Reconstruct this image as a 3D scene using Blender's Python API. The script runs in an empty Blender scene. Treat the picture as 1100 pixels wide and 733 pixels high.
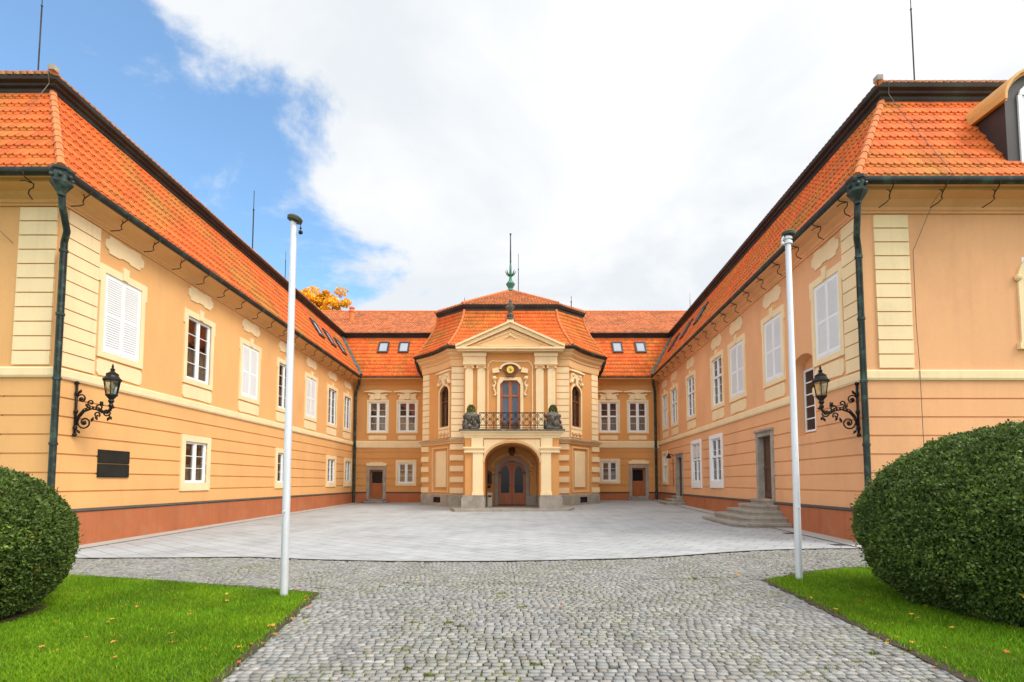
import bpy, math, random
import numpy as np
from mathutils import Vector, noise as mnoise
random.seed(7); rng = np.random.default_rng(7)
R = math.radians; PI = math.pi
sc = bpy.context.scene
col = sc.collection

# ------------------------------------------------------------------ materials
def nd(nt, t, **kw):
    n = nt.nodes.new(t)
    for k, v in kw.items(): setattr(n, k, v)
    return n
def mat(name, color, rough=0.8, var=0.12, scale=1.5, fine=0.08, fscale=25, bump=0.0, bscale=60, tint=False, metal=0.0,
        spec=0.3, stain=None, stain_amt=0.0, stain_scale=0.8, stain_lo=0.5, stain_hi=0.72, stretch=(1, 1, 1), trans=0.0, streak=0.0):
    m = bpy.data.materials.new(name); m.use_nodes = True
    nt = m.node_tree; nt.nodes.clear(); L = nt.links.new
    out = nd(nt, 'ShaderNodeOutputMaterial'); b = nd(nt, 'ShaderNodeBsdfPrincipled')
    L(b.outputs[0], out.inputs[0])
    b.inputs['Roughness'].default_value = rough; b.inputs['Metallic'].default_value = metal
    b.inputs['Specular IOR Level'].default_value = spec
    geo = nd(nt, 'ShaderNodeNewGeometry')
    mp = nd(nt, 'ShaderNodeVectorMath', operation='MULTIPLY'); mp.inputs[1].default_value = stretch
    L(geo.outputs['Position'], mp.inputs[0])
    n1 = nd(nt, 'ShaderNodeTexNoise'); n1.inputs['Scale'].default_value = scale; n1.inputs['Detail'].default_value = 5
    n2 = nd(nt, 'ShaderNodeTexNoise'); n2.inputs['Scale'].default_value = fscale; n2.inputs['Detail'].default_value = 3
    L(mp.outputs[0], n1.inputs['Vector']); L(mp.outputs[0], n2.inputs['Vector'])
    def rng_map(src, amt):
        mr = nd(nt, 'ShaderNodeMapRange'); mr.inputs['From Min'].default_value = .25; mr.inputs['From Max'].default_value = .75
        mr.inputs['To Min'].default_value = 1 - amt; mr.inputs['To Max'].default_value = 1 + amt
        L(src, mr.inputs['Value']); return mr.outputs[0]
    a = rng_map(n1.outputs['Fac'], var); f = rng_map(n2.outputs['Fac'], fine)
    mu = nd(nt, 'ShaderNodeMath', operation='MULTIPLY'); L(a, mu.inputs[0]); L(f, mu.inputs[1])
    rgb = nd(nt, 'ShaderNodeRGB'); rgb.outputs[0].default_value = (*color, 1)
    cur = rgb.outputs[0]
    if stain:
        n3 = nd(nt, 'ShaderNodeTexNoise'); n3.inputs['Scale'].default_value = stain_scale; n3.inputs['Detail'].default_value = 7
        n3.inputs['Roughness'].default_value = .65
        L(mp.outputs[0], n3.inputs['Vector'])
        mr = nd(nt, 'ShaderNodeMapRange'); mr.inputs['From Min'].default_value = stain_lo; mr.inputs['From Max'].default_value = stain_hi
        mr.inputs['To Max'].default_value = stain_amt; L(n3.outputs['Fac'], mr.inputs['Value'])
        mx = nd(nt, 'ShaderNodeMixRGB'); mx.inputs[2].default_value = (*stain, 1)
        L(mr.outputs[0], mx.inputs[0]); L(cur, mx.inputs[1]); cur = mx.outputs[0]
    if streak:
        m5 = nd(nt, 'ShaderNodeVectorMath', operation='MULTIPLY'); m5.inputs[1].default_value = (4.5, 4.5, .22); L(geo.outputs['Position'], m5.inputs[0])
        n5 = nd(nt, 'ShaderNodeTexNoise'); n5.inputs['Scale'].default_value = 1.0; n5.inputs['Detail'].default_value = 6; n5.inputs['Roughness'].default_value = .65; L(m5.outputs[0], n5.inputs['Vector'])
        r5 = nd(nt, 'ShaderNodeMapRange'); r5.inputs['From Min'].default_value = .52; r5.inputs['From Max'].default_value = .78; r5.inputs['To Max'].default_value = streak; L(n5.outputs['Fac'], r5.inputs['Value'])
        x5 = nd(nt, 'ShaderNodeMixRGB'); x5.inputs[2].default_value = (color[0]*.62, color[1]*.60, color[2]*.62, 1); L(r5.outputs[0], x5.inputs[0]); L(cur, x5.inputs[1]); cur = x5.outputs[0]
    if tint:
        at = nd(nt, 'ShaderNodeAttribute', attribute_name='tint')
        mx = nd(nt, 'ShaderNodeMixRGB', blend_type='MULTIPLY'); mx.inputs[0].default_value = 1
        L(cur, mx.inputs[1]); L(at.outputs['Color'], mx.inputs[2]); cur = mx.outputs[0]
    vm = nd(nt, 'ShaderNodeVectorMath', operation='SCALE'); L(cur, vm.inputs[0]); L(mu.outputs[0], vm.inputs['Scale'])
    L(vm.outputs[0], b.inputs['Base Color'])
    if bump:
        n4 = nd(nt, 'ShaderNodeTexNoise'); n4.inputs['Scale'].default_value = bscale; n4.inputs['Detail'].default_value = 4
        L(geo.outputs['Position'], n4.inputs['Vector'])
        bp = nd(nt, 'ShaderNodeBump'); bp.inputs['Strength'].default_value = bump; bp.inputs['Distance'].default_value = .02
        L(n4.outputs['Fac'], bp.inputs['Height']); L(bp.outputs[0], b.inputs['Normal'])
    if trans:
        tr = nd(nt, 'ShaderNodeBsdfTranslucent'); L(vm.outputs[0], tr.inputs[0])
        ms = nd(nt, 'ShaderNodeMixShader'); ms.inputs[0].default_value = trans
        L(b.outputs[0], ms.inputs[1]); L(tr.outputs[0], ms.inputs[2]); L(ms.outputs[0], out.inputs[0])
    return m
def glass_mat(name, refl=0.28, tintc=(.85, .88, .9)):
    m = bpy.data.materials.new(name); m.use_nodes = True
    nt = m.node_tree; nt.nodes.clear(); L = nt.links.new
    out = nd(nt, 'ShaderNodeOutputMaterial'); t = nd(nt, 'ShaderNodeBsdfTransparent'); t.inputs[0].default_value = (*tintc, 1)
    g = nd(nt, 'ShaderNodeBsdfGlossy'); g.inputs['Roughness'].default_value = .03
    lw = nd(nt, 'ShaderNodeLayerWeight'); lw.inputs[0].default_value = .35
    mr = nd(nt, 'ShaderNodeMapRange'); mr.inputs['To Min'].default_value = refl; mr.inputs['To Max'].default_value = 1
    L(lw.outputs['Fresnel'], mr.inputs['Value'])
    geo = nd(nt, 'ShaderNodeNewGeometry'); nz = nd(nt, 'ShaderNodeTexNoise'); nz.inputs['Scale'].default_value = 1.2
    L(geo.outputs['Position'], nz.inputs['Vector'])
    bp = nd(nt, 'ShaderNodeBump'); bp.inputs['Strength'].default_value = .25; bp.inputs['Distance'].default_value = .05
    L(nz.outputs['Fac'], bp.inputs['Height']); L(bp.outputs[0], g.inputs['Normal'])
    ms = nd(nt, 'ShaderNodeMixShader'); L(mr.outputs[0], ms.inputs[0]); L(t.outputs[0], ms.inputs[1]); L(g.outputs[0], ms.inputs[2])
    L(ms.outputs[0], out.inputs[0]); return m

M = {}
M['plaster'] = mat('ochre_plaster', (.74, .395, .15), .9, .08, .5, .03, 30, .15, 90, stain=(.55, .30, .13), stain_amt=.5, stain_scale=.45, stretch=(1, 1, .55), streak=.16)
M['deep'] = mat('shaded_ochre_plaster', (.66, .31, .10), .9, .06, .5, .03, 30, .15, 90, stain=(.50, .24, .09), stain_amt=.5, stain_scale=.45, stretch=(1, 1, .55), streak=.16)  # same ochre paint, darker copy with the rear blocks' shade put into it
M['brightened'] = mat('brightened_ochre_plaster', (.77, .395, .19), .9, .08, .5, .03, 30, .15, 90, stain=(.56, .28, .14), stain_amt=.5, stain_scale=.45, stretch=(1, 1, .55), streak=.16)  # same ochre paint, lighter and pinker to lift the right wing's shade
M['cream'] = mat('cream_trim', (.84, .64, .37), .85, .06, 1.2, .03, 30, .12, 80, stain=(.62, .46, .27), stain_amt=.4, stain_scale=1.3, stain_lo=.55, stain_hi=.8, streak=.3)
M['plinth'] = mat('red_plinth_paint', (.42, .135, .055), .85, .10, 1.0, .05, 30, .2, 60, stain=(.40, .20, .11), stain_amt=.5, stain_scale=1.6, streak=.5)
M['white'] = mat('white_paint', (.80, .80, .79), .5, .03, 2, .02, 30)
M['tile'] = mat('clay_tile', (.64, .122, .022), .85, .16, .9, .12, 18, .25, 50, tint=True, stain=(.34, .19, .032), stain_amt=.75, stain_scale=.42, stain_lo=.46, stain_hi=.68)
M['oldtile'] = mat('weathered_clay_tile', (.50, .145, .05), .88, .2, .8, .15, 14, .25, 50, tint=True, stain=(.22, .10, .06), stain_amt=.6, stain_scale=1.1)
M['ridge'] = mat('ridge_tile_clay', (.60, .19, .065), .85, .15, 2, .1, 15)
M['band'] = mat('dark_sheet_metal', (.035, .027, .022), .55, .25, 1.2, .1, 20, metal=.2, stain=(.05, .085, .07), stain_amt=.55, stain_scale=.7)
M['gutter'] = mat('aged_copper_gutter', (.035, .036, .032), .5, .25, 2, .1, 20, metal=.3, stain=(.08, .16, .12), stain_amt=.6, stain_scale=2.2, stain_lo=.52, stain_hi=.7)
M['pipe'] = mat('patinated_copper_pipe', (.030, .040, .036), .5, .3, 3, .1, 20, metal=.3, stain=(.10, .17, .12), stain_amt=.65, stain_scale=4, stain_lo=.5, stain_hi=.68)
M['flash'] = mat('copper_flashing', (.10, .16, .15), .5, .3, 4, .1, 20, metal=.3, stain=(.03, .04, .035), stain_amt=.9, stain_scale=5)
M['patina'] = mat('green_copper', (.07, .22, .155), .6, .2, 5, .1, 20, metal=.1, stain=(.05, .12, .09), stain_amt=.8, stain_scale=4)
M['iron'] = mat('black_iron', (.022, .018, .017), .45, .2, 5, .1, 20, metal=.5)
M['rust'] = mat('brown_iron_hook', (.06, .025, .012), .7, .3, 6, .1, 20, metal=.2)
M['steel'] = mat('galvanised_steel', (.66, .67, .69), .42, .06, 3, .04, 40, metal=.35)
M['capgreen'] = mat('bronze_cap', (.07, .07, .04), .5, .3, 6, .1, 20, metal=.3)
M['stone'] = mat('grey_stone', (.34, .30, .25), .85, .18, 2.5, .12, 20, .3, 40, stain=(.20, .18, .14), stain_amt=.6, stain_scale=2)
M['stonedark'] = mat('weathered_sandstone', (.11, .095, .075), .9, .4, 6, .2, 20, .5, 25, stain=(.30, .26, .20), stain_amt=.7, stain_scale=5)
M['wood'] = mat('red_brown_wood', (.38, .11, .030), .45, .18, 3, .1, 20, spec=.4, stretch=(4, 4, .6))
M['darkwood'] = mat('dark_wood', (.11, .055, .032), .6, .25, 4, .1, 20, stretch=(5, 5, .5))
M['winframe'] = mat('brown_window_frame', (.13, .045, .022), .5, .15, 3, .1, 20)
M['glass'] = glass_mat('window_glass', .15)
M['blueglass'] = mat('sky_coloured_glass', (.05, .075, .115), .08, .35, 1.3, .05, 10, spec=.5)  # blue of the reflected sky put into the base colour
M['lampglass'] = glass_mat('lamp_glass', .18, (.9, .86, .75))
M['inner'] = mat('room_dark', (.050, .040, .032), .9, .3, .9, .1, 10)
M['curtain'] = mat('beige_curtain', (.36, .30, .22), .9, .12, 3, .1, 20, stretch=(9, 9, .4))
M['plaque'] = mat('dark_bronze_plaque', (.030, .032, .028), .4, .25, 3, .25, 60, .5, 90, metal=.5)
M['gold'] = mat('gilt', (.75, .46, .06), .35, .1, 5, .1, 30, metal=.6)
M['cartbrown'] = mat('brown_stucco', (.17, .065, .03), .7, .3, 9, .1, 30)
M['binbeige'] = mat('beige_bin', (.60, .54, .42), .5, .05, 3, .03, 20)
M['noticered'] = mat('dark_red_box', (.16, .04, .02), .5, .1, 5, .1, 20)
M['bark'] = mat('bark', (.09, .06, .04), .9, .3, 4, .2, 20)
M['autumn'] = mat('autumn_leaf', (.85, .46, .03), .8, .2, .5, .1, 20, tint=True, trans=.35)
M['yew'] = mat('yew_needles', (.098, .155, .027), .6, .12, 1.5, .1, 20, tint=True, trans=.2, spec=.35)
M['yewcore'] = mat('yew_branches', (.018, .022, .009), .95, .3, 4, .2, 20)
M['grass'] = mat('grass_blade', (.150, .30, .008), .65, .34, 1.1, .1, 8, tint=True, trans=.3, spec=.25)
M['lawn'] = mat('lawn_soil', (.06, .11, .012), .95, .3, 2, .3, 40)
M['soil'] = mat('bare_soil', (.06, .042, .028), .95, .3, 3, .3, 30, .5, 30)
M['ground'] = mat('far_ground', (.10, .13, .05), .95, .2, .3, .1, 5)
M['sett'] = mat('granite_sett', (.262, .258, .245), .75, .12, 3, .14, 40, .35, 60, tint=True, stain=(.22, .22, .15), stain_amt=.5, stain_scale=.9)
M['joint'] = mat('mossy_joint', (.075, .070, .05), .95, .3, 2.5, .3, 30, .6, 40, stain=(.055, .10, .015), stain_amt=.9, stain_scale=1.1, stain_lo=.5, stain_hi=.62)
M['moss'] = mat('moss_tuft', (.15, .21, .022), .9, .3, 3, .2, 30, tint=True)
M['kerb'] = mat('pale_kerb_stone', (.40, .385, .35), .85, .1, 2, .08, 25, .15, 40)
M['drain'] = mat('dark_drain', (.07, .065, .055), .8, .2, 4, .1, 20)
M['leafy'] = mat('dry_leaf', (.55, .25, .05), .8, .2, 6, .1, 20, tint=True)
M['slate'] = mat('dormer_sheet', (.050, .042, .040), .5, .2, 1.5, .1, 20, metal=.2)
M['wire'] = mat('dull_wire', (.20, .15, .11), .6, .1, 3, .1, 20, metal=.3)
M['nichepane'] = mat('dark_window_pane', (.055, .035, .024), .3, .4, 2, .1, 20, spec=.15)
M['peach'] = mat('peach_plaster', (.76, .47, .22), .9, .05, .8, .03, 30, .12, 80)

# pale slab paving with thin joints
def paving_mat():
    m = mat('pale_granite_slab', (.365, .378, .385), .8, .09, .5, .06, 22, .08, 60, stain=(.22, .22, .215), stain_amt=.6, stain_scale=.8, stain_lo=.48, stain_hi=.75)
    nt = m.node_tree; L = nt.links.new
    b = [n for n in nt.nodes if n.type == 'BSDF_PRINCIPLED'][0]
    src = b.inputs['Base Color'].links[0].from_socket
    geo = nd(nt, 'ShaderNodeNewGeometry'); mp = nd(nt, 'ShaderNodeMapping'); mp.inputs['Rotation'].default_value = (0, 0, R(38))
    L(geo.outputs['Position'], mp.inputs['Vector'])
    br = nd(nt, 'ShaderNodeTexBrick'); br.inputs['Scale'].default_value = 1
    br.inputs['Brick Width'].default_value = .62; br.inputs['Row Height'].default_value = .42
    br.inputs['Mortar Size'].default_value = .012; br.inputs['Mortar Smooth'].default_value = .3
    br.inputs['Color1'].default_value = (.93, .93, .93, 1); br.inputs['Color2'].default_value = (1.06, 1.06, 1.06, 1)
    br.inputs['Mortar'].default_value = (.50, .49, .46, 1)
    L(mp.outputs[0], br.inputs['Vector'])
    mx = nd(nt, 'ShaderNodeMixRGB', blend_type='MULTIPLY'); mx.inputs[0].default_value = 1
    L(src, mx.inputs[1]); L(br.outputs['Color'], mx.inputs[2]); L(mx.outputs[0], b.inputs['Base Color'])
    return m
M['slab'] = paving_mat()

# ------------------------------------------------------------------ mesh helpers
class Fr:                                   # a wall frame: u along the wall, z up, out = away from the wall face
    def __init__(s, a, b, bulge=0.0):
        s.o = Vector((a[0], a[1], 0)); d = Vector((b[0]-a[0], b[1]-a[1], 0)); s.L = d.length
        s.U = d/s.L; s.n = Vector((s.U.y, -s.U.x, 0)); s.b = bulge
    def p(s, u, z, out=0.0):
        if s.b:
            q = min(max(u/s.L, 0), 1); out = out - s.b*4*q*(1-q)
        v = s.o + s.U*u + s.n*out
        return (v.x, v.y, z)
    def xy(s, u, out=0.0): v = s.p(u, 0, out); return (v[0], v[1])

class MB:
    def __init__(s): s.v = []; s.f = []; s.m = []; s.t = []
    def add(s, vs, fs, m=0, t=(1, 1, 1)):
        k = len(s.v); s.v.extend(vs); s.t.extend([t]*len(vs))
        for f in fs: s.f.append(tuple(k+i for i in f)); s.m.append(m)
    def hexa(s, p, m=0):                    # p: 4 bottom + 4 top
        s.add(p, [(3, 2, 1, 0), (4, 5, 6, 7), (0, 1, 5, 4), (1, 2, 6, 5), (2, 3, 7, 6), (3, 0, 4, 7)], m)
    def fbox(s, fr, u0, u1, z0, z1, o0, o1, m=0):
        if fr.b and u1-u0 > .5:
            k = int((u1-u0)/.3)+1
            for i in range(k): s._fb(fr, u0+(u1-u0)*i/k, u0+(u1-u0)*(i+1)/k, z0, z1, o0, o1, m)
        else: s._fb(fr, u0, u1, z0, z1, o0, o1, m)
    def _fb(s, fr, u0, u1, z0, z1, o0, o1, m):
        s.hexa([fr.p(u0, z0, o1), fr.p(u1, z0, o1), fr.p(u1, z0, o0), fr.p(u0, z0, o0),
                fr.p(u0, z1, o1), fr.p(u1, z1, o1), fr.p(u1, z1, o0), fr.p(u0, z1, o0)], m)
    def box(s, x0, x1, y0, y1, z0, z1, m=0):
        s.hexa([(x0, y0, z0), (x1, y0, z0), (x1, y1, z0), (x0, y1, z0), (x0, y0, z1), (x1, y0, z1), (x1, y1, z1), (x0, y1, z1)], m)
    def fprism(s, fr, pts, o0, o1, m=0):
        n = len(pts)
        a = [fr.p(u, z, o1) for u, z in pts]; b = [fr.p(u, z, o0) for u, z in pts]
        fs = [tuple(range(n)), tuple(range(2*n-1, n-1, -1))]
        for i in range(n): j = (i+1) % n; fs.append((i, n+i, n+j, j))
        s.add(a+b, fs, m)
    def zprism(s, pts, z0, z1, m=0):
        n = len(pts); a = [(x, y, z1) for x, y in pts]; b = [(x, y, z0) for x, y in pts]
        fs = [tuple(range(n)), tuple(range(2*n-1, n-1, -1))]
        for i in range(n): j = (i+1) % n; fs.append((i, n+i, n+j, j))
        s.add(a+b, fs, m)
    def relief(s, fr, us, zs, fn):
        us = sorted(set(round(u, 4) for u in us)); zs = sorted(set(round(z, 4) for z in zs))
        if fr.b:
            ex = []
            for a, b in zip(us, us[1:]):
                k = int((b-a)/.3)+1; ex += [a+(b-a)*i/k for i in range(1, k)]
            us = sorted(us+ex)
        D = {}
        for i in range(len(us)-1):
            for j in range(len(zs)-1):
                D[i, j] = fn((us[i]+us[i+1])/2, (zs[j]+zs[j+1])/2)
        for (i, j), c in D.items():
            if c is None: continue
            d, m = c; u0, u1, z0, z1 = us[i], us[i+1], zs[j], zs[j+1]
            s.add([fr.p(u0, z0, d), fr.p(u1, z0, d), fr.p(u1, z1, d), fr.p(u0, z1, d)], [(0, 1, 2, 3)], m)
            for (k, l, e) in ((i+1, j, 0), (i, j+1, 1)):
                o = D.get((k, l))
                if o is None: continue
                if abs(o[0]-d) > 1e-5:
                    mm = m if d > o[0] else o[1]
                    if o[1] == 1 or m == 1: mm = 0
                    if e == 0: q = [fr.p(u1, z0, d), fr.p(u1, z0, o[0]), fr.p(u1, z1, o[0]), fr.p(u1, z1, d)]
                    else: q = [fr.p(u0, z1, d), fr.p(u1, z1, d), fr.p(u1, z1, o[0]), fr.p(u0, z1, o[0])]
                    s.add(q, [(0, 1, 2, 3)], mm)
    def sweep(s, path, prof, m=0, caps=True):
        n = len(path); P = [Vector((p[0], p[1])) for p in path]; rings = []
        for i in range(n):
            ns = []
            if i > 0: d = (P[i]-P[i-1]).normalized(); ns.append(Vector((d.y, -d.x)))
            if i < n-1: d = (P[i+1]-P[i]).normalized(); ns.append(Vector((d.y, -d.x)))
            if len(ns) == 2: b = (ns[0]+ns[1]).normalized(); off = b/max(.25, b.dot(ns[0]))
            else: off = ns[0]
            rings.append([(P[i].x+off.x*o, P[i].y+off.y*o, z) for o, z in prof])
        k = len(prof); vs = [v for r in rings for v in r]; fs = []
        for i in range(n-1):
            for j in range(k):
                l = (j+1) % k; fs.append((i*k+j, i*k+l, (i+1)*k+l, (i+1)*k+j))
        if caps: fs += [tuple(range(k-1, -1, -1)), tuple((n-1)*k+j for j in range(k))]
        s.add(vs, fs, m)
    def tube(s, pts, r, n=6, m=0, cap=True, t=(1, 1, 1)):
        P = [Vector(p) for p in pts]; rr = r if isinstance(r, (list, tuple)) else [r]*len(P)
        up = None; vs = []
        for i, p in enumerate(P):
            d = (P[min(i+1, len(P)-1)]-P[max(i-1, 0)])
            d = d.normalized() if d.length > 1e-9 else Vector((0, 0, 1))
            if up is None: up = Vector((0, 0, 1)) if abs(d.z) < .9 else Vector((1, 0, 0))
            a = d.cross(up)
            if a.length < 1e-6: a = d.orthogonal()
            a.normalize(); b = a.cross(d).normalized(); up = b
            for k in range(n):
                an = 2*PI*k/n; q = p+(a*math.cos(an)+b*math.sin(an))*rr[i]; vs.append(tuple(q))
        fs = []
        for i in range(len(P)-1):
            for k in range(n): l = (k+1) % n; fs.append((i*n+k, i*n+l, (i+1)*n+l, (i+1)*n+k))
        if cap: fs += [tuple(range(n-1, -1, -1)), tuple((len(P)-1)*n+k for k in range(n))]
        s.add(vs, fs, m, t)
    def lathe(s, c, prof, n=12, m=0, ph=0.0, sx=1, sy=1):
        vs = []; fs = []
        for r, z in prof:
            for k in range(n):
                a = 2*PI*k/n+ph; vs.append((c[0]+r*math.cos(a)*sx, c[1]+r*math.sin(a)*sy, c[2]+z))
        for i in range(len(prof)-1):
            for k in range(n): l = (k+1) % n; fs.append((i*n+k, i*n+l, (i+1)*n+l, (i+1)*n+k))
        fs += [tuple(range(n-1, -1, -1)), tuple((len(prof)-1)*n+k for k in range(n))]
        s.add(vs, fs, m)
    def ball(s, c, r, m=0, n=8, jit=0.0, sq=(1, 1, 1)):
        vs = []; fs = []; h = n//2+1
        for i in range(h+1):
            th = PI*i/h
            for k in range(n):
                a = 2*PI*k/n; j = 1+jit*(random.random()-.5)
                vs.append((c[0]+r*j*math.sin(th)*math.cos(a)*sq[0], c[1]+r*j*math.sin(th)*math.sin(a)*sq[1], c[2]+r*j*math.cos(th)*sq[2]))
        for i in range(h):
            for k in range(n): l = (k+1) % n; fs.append((i*n+k, (i+1)*n+k, (i+1)*n+l, i*n+l))
        s.add(vs, fs, m)
    def build(s, name, mats, parent=None, smooth=False, origin=None, sharp=None):
        if not isinstance(mats, (list, tuple)): mats = [mats]
        V = np.array(s.v, dtype=np.float64)
        c = np.array(origin) if origin is not None else np.array([(V[:, 0].min()+V[:, 0].max())/2, (V[:, 1].min()+V[:, 1].max())/2, V[:, 2].min()])
        me = bpy.data.meshes.new(name)
        me.from_pydata((V-c).tolist(), [], s.f)
        for mm in mats: me.materials.append(M[mm])
        if any(s.m): me.polygons.foreach_set('material_index', s.m)
        if any(t != (1, 1, 1) for t in s.t[:4000:7]) or 'tile' in name or 'leaf' in name:
            at = me.attributes.new('tint', 'FLOAT_COLOR', 'POINT')
            at.data.foreach_set('color', np.hstack([np.array(s.t), np.ones((len(s.t), 1))]).astype(np.float32).ravel())
        else:
            at = me.attributes.new('tint', 'FLOAT_COLOR', 'POINT')
            at.data.foreach_set('color', np.ones(len(s.v)*4, dtype=np.float32))
        if smooth: me.polygons.foreach_set('use_smooth', [True]*len(me.polygons))
        me.update()
        o = bpy.data.objects.new(name, me); col.objects.link(o)
        if smooth and sharp: me.set_sharp_from_angle(angle=R(sharp))
        if parent is not None:
            o.parent = parent; w = world(parent); o.location = tuple(c[i]-w[i] for i in range(3))
        else: o.location = tuple(c)
        o['wx'], o['wy'], o['wz'] = float(c[0]), float(c[1]), float(c[2])
        return o
def world(o): return (o['wx'], o['wy'], o['wz'])
def tag(o, label=None, cat=None, group=None, kind=None):
    if label: o['label'] = label
    if cat: o['category'] = cat
    if group: o['group'] = group
    if kind: o['kind'] = kind
    return o
def thing(name, loc, label, cat, group=None):
    o = bpy.data.objects.new(name, None); col.objects.link(o); o.location = loc
    o['wx'], o['wy'], o['wz'] = map(float, loc); o.empty_display_size = .3
    return tag(o, label, cat, group)
def fastmesh(name, V, F4, tint, m, parent=None, origin=(0, 0, 0), smooth=False):   # numpy quads / tris
    k = F4.shape[1]; me = bpy.data.meshes.new(name); c = np.array(origin, float)
    me.vertices.add(len(V)); me.vertices.foreach_set('co', (V-c).astype(np.float32).ravel())
    me.loops.add(F4.size); me.loops.foreach_set('vertex_index', F4.astype(np.int32).ravel())
    me.polygons.add(len(F4)); me.polygons.foreach_set('loop_start', (np.arange(len(F4))*k).astype(np.int32))
    me.update(calc_edges=True); me.validate()
    me.materials.append(M[m])
    at = me.attributes.new('tint', 'FLOAT_COLOR', 'POINT')
    at.data.foreach_set('color', np.hstack([tint, np.ones((len(tint), 1))]).astype(np.float32).ravel())
    o = bpy.data.objects.new(name, me); col.objects.link(o)
    if parent is not None: o.parent = parent; w = world(parent); o.location = tuple(c[i]-w[i] for i in range(3))
    else: o.location = tuple(c)
    o['wx'], o['wy'], o['wz'] = map(float, c)
    return o
def g(x, y):                                # gentle rise of the court towards the rear right
    t = min(max((y-12)/22.4, 0), 1); return .24*t + x*(.004+.0065*t)
def arc(cx, cz, rx, rz, a0, a1, n): return [(cx+rx*math.cos(R(a0+(a1-a0)*i/n)), cz+rz*math.sin(R(a0+(a1-a0)*i/n))) for i in range(n+1)]

# ------------------------------------------------------------------ building kit
def cartouche(mb, fr, u0, u1, z0, z1, o1, style=0, m=0):
    w = u1-u0; h = z1-z0; c = min(.13*w, .3*h); um = (u0+u1)/2
    if style == 0:    # notched concave corners with soft middle bump
        pts = [(u0+c, z0), (um-.14*w, z0), (um-.09*w, z0+.10*h), (um+.09*w, z0+.10*h), (um+.14*w, z0), (u1-c, z0), (u1-c*.85, z0+c*.6), (u1, z0+c),
               (u1, z1-c), (u1-c*.85, z1-c*.6), (u1-c, z1), (um+.17*w, z1), (um+.12*w, z1-.06*h), (um-.12*w, z1-.06*h), (um-.17*w, z1), (u0+c, z1), (u0+c*.85, z1-c*.6), (u0, z1-c), (u0, z0+c), (u0+c*.85, z0+c*.6)]
    else:
        c = .12*h+.03
        pts = [(u0+c, z0), (um-.1*w, z0+.02), (um+.1*w, z0+.02), (u1-c, z0), (u1, z0+c), (u1, z1-c), (u1-c, z1), (u0+c, z1), (u0, z1-c), (u0, z0+c)]
    mb.fprism(fr, pts, -.01, o1, m)
def surround(mb, fr, u0, u1, z0, z1, j=.15, top=.2, bot=.16, ears=True, key=True, o=.045, m=0):
    mb.fbox(fr, u0-j, u0, z0, z1, -.03, o, m); mb.fbox(fr, u1, u1+j, z0, z1, -.03, o, m)
    mb.fbox(fr, u0-j, u1+j, z1, z1+top, -.03, o, m); mb.fbox(fr, u0-j, u1+j, z0-bot, z0, -.03, o, m)
    if ears:
        for a, b in ((u0-j-.06, u0-j), (u1+j, u1+j+.06)): mb.fbox(fr, a, b, z1-.28, z1+top-.003, -.03, o-.004, m)
    if key:
        um = (u0+u1)/2; mb.fprism(fr, [(um-.09, z1+.02), (um+.09, z1+.02), (um+.12, z1+top+.17), (um-.12, z1+top+.17)], -.01, o+.03, m)
def window(parent, fr, u0, u1, z0, z1, cols=2, rows=4, wm='white', rec=.02, mid=.085, transom=None, fw=.075, curtain=True, gm='glass', name='window', arch=0):
    mb = MB(); o1, o0 = -rec, -rec-.09; um = (u0+u1)/2
    mb.fbox(fr, u0, u0+fw, z0, z1, o0, o1); mb.fbox(fr, u1-fw, u1, z0, z1, o0, o1)
    mb.fbox(fr, u0+fw, u1-fw, z1-fw, z1, o0, o1); mb.fbox(fr, u0+fw, u1-fw, z0, z0+fw*1.2, o0, o1+.01)
    mb.fbox(fr, um-mid/2, um+mid/2, z0+fw*1.2, z1-fw, o0, o1+.012)
    b = .022 if wm == 'white' else .02
    spans = [(u0+fw, um-mid/2), (um+mid/2, u1-fw)]
    for a, c in spans:                      # casement inner stiles
        mb.fbox(fr, a, a+.035, z0+fw*1.2, z1-fw, o0+.01, o1-.02); mb.fbox(fr, c-.035, c, z0+fw*1.2, z1-fw, o0+.01, o1-.02)
        for r in range(1, rows):
            z = z0+fw*1.2+(z1-z0-fw*2.2)*r/rows
            mb.fbox(fr, a+.035, c-.035, z-b/2, z+b/2, o0+.02, o1-.03)
        for q in range(1, cols//2):
            u = a+(c-a)*q/(cols//2); mb.fbox(fr, u-b/2, u+b/2, z0+fw*1.2, z1-fw, o0+.022, o1-.032)
    if transom: mb.fbox(fr, u0+fw, u1-fw, z0+(z1-z0)*transom-.05, z0+(z1-z0)*transom+.05, o0-.003, o1+.018)
    w = mb.build(name, wm, parent)
    p = MB(); p.add([fr.p(u0+.02, z0+.02, o0+.035), fr.p(u1-.02, z0+.02, o0+.035), fr.p(u1-.02, z1-.02, o0+.035), fr.p(u0+.02, z1-.02, o0+.035)], [(0, 1, 2, 3)])
    p.build('pane', gm, w)
    if curtain:
        c = MB(); zc = z0+(z1-z0)*random.choice([.45, .5, .72]); n = 14
        vs = []
        for i in range(n+1):
            u = u0+.03+(u1-u0-.06)*i/n; d = o0-.07+(.02 if i % 2 else -.01)
            vs += [fr.p(u, z0+.02, d), fr.p(u, zc, d)]
        c.add(vs, [(2*i, 2*i+2, 2*i+3, 2*i+1) for i in range(n)]); c.build('curtain', 'curtain', w)
    return w
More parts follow.
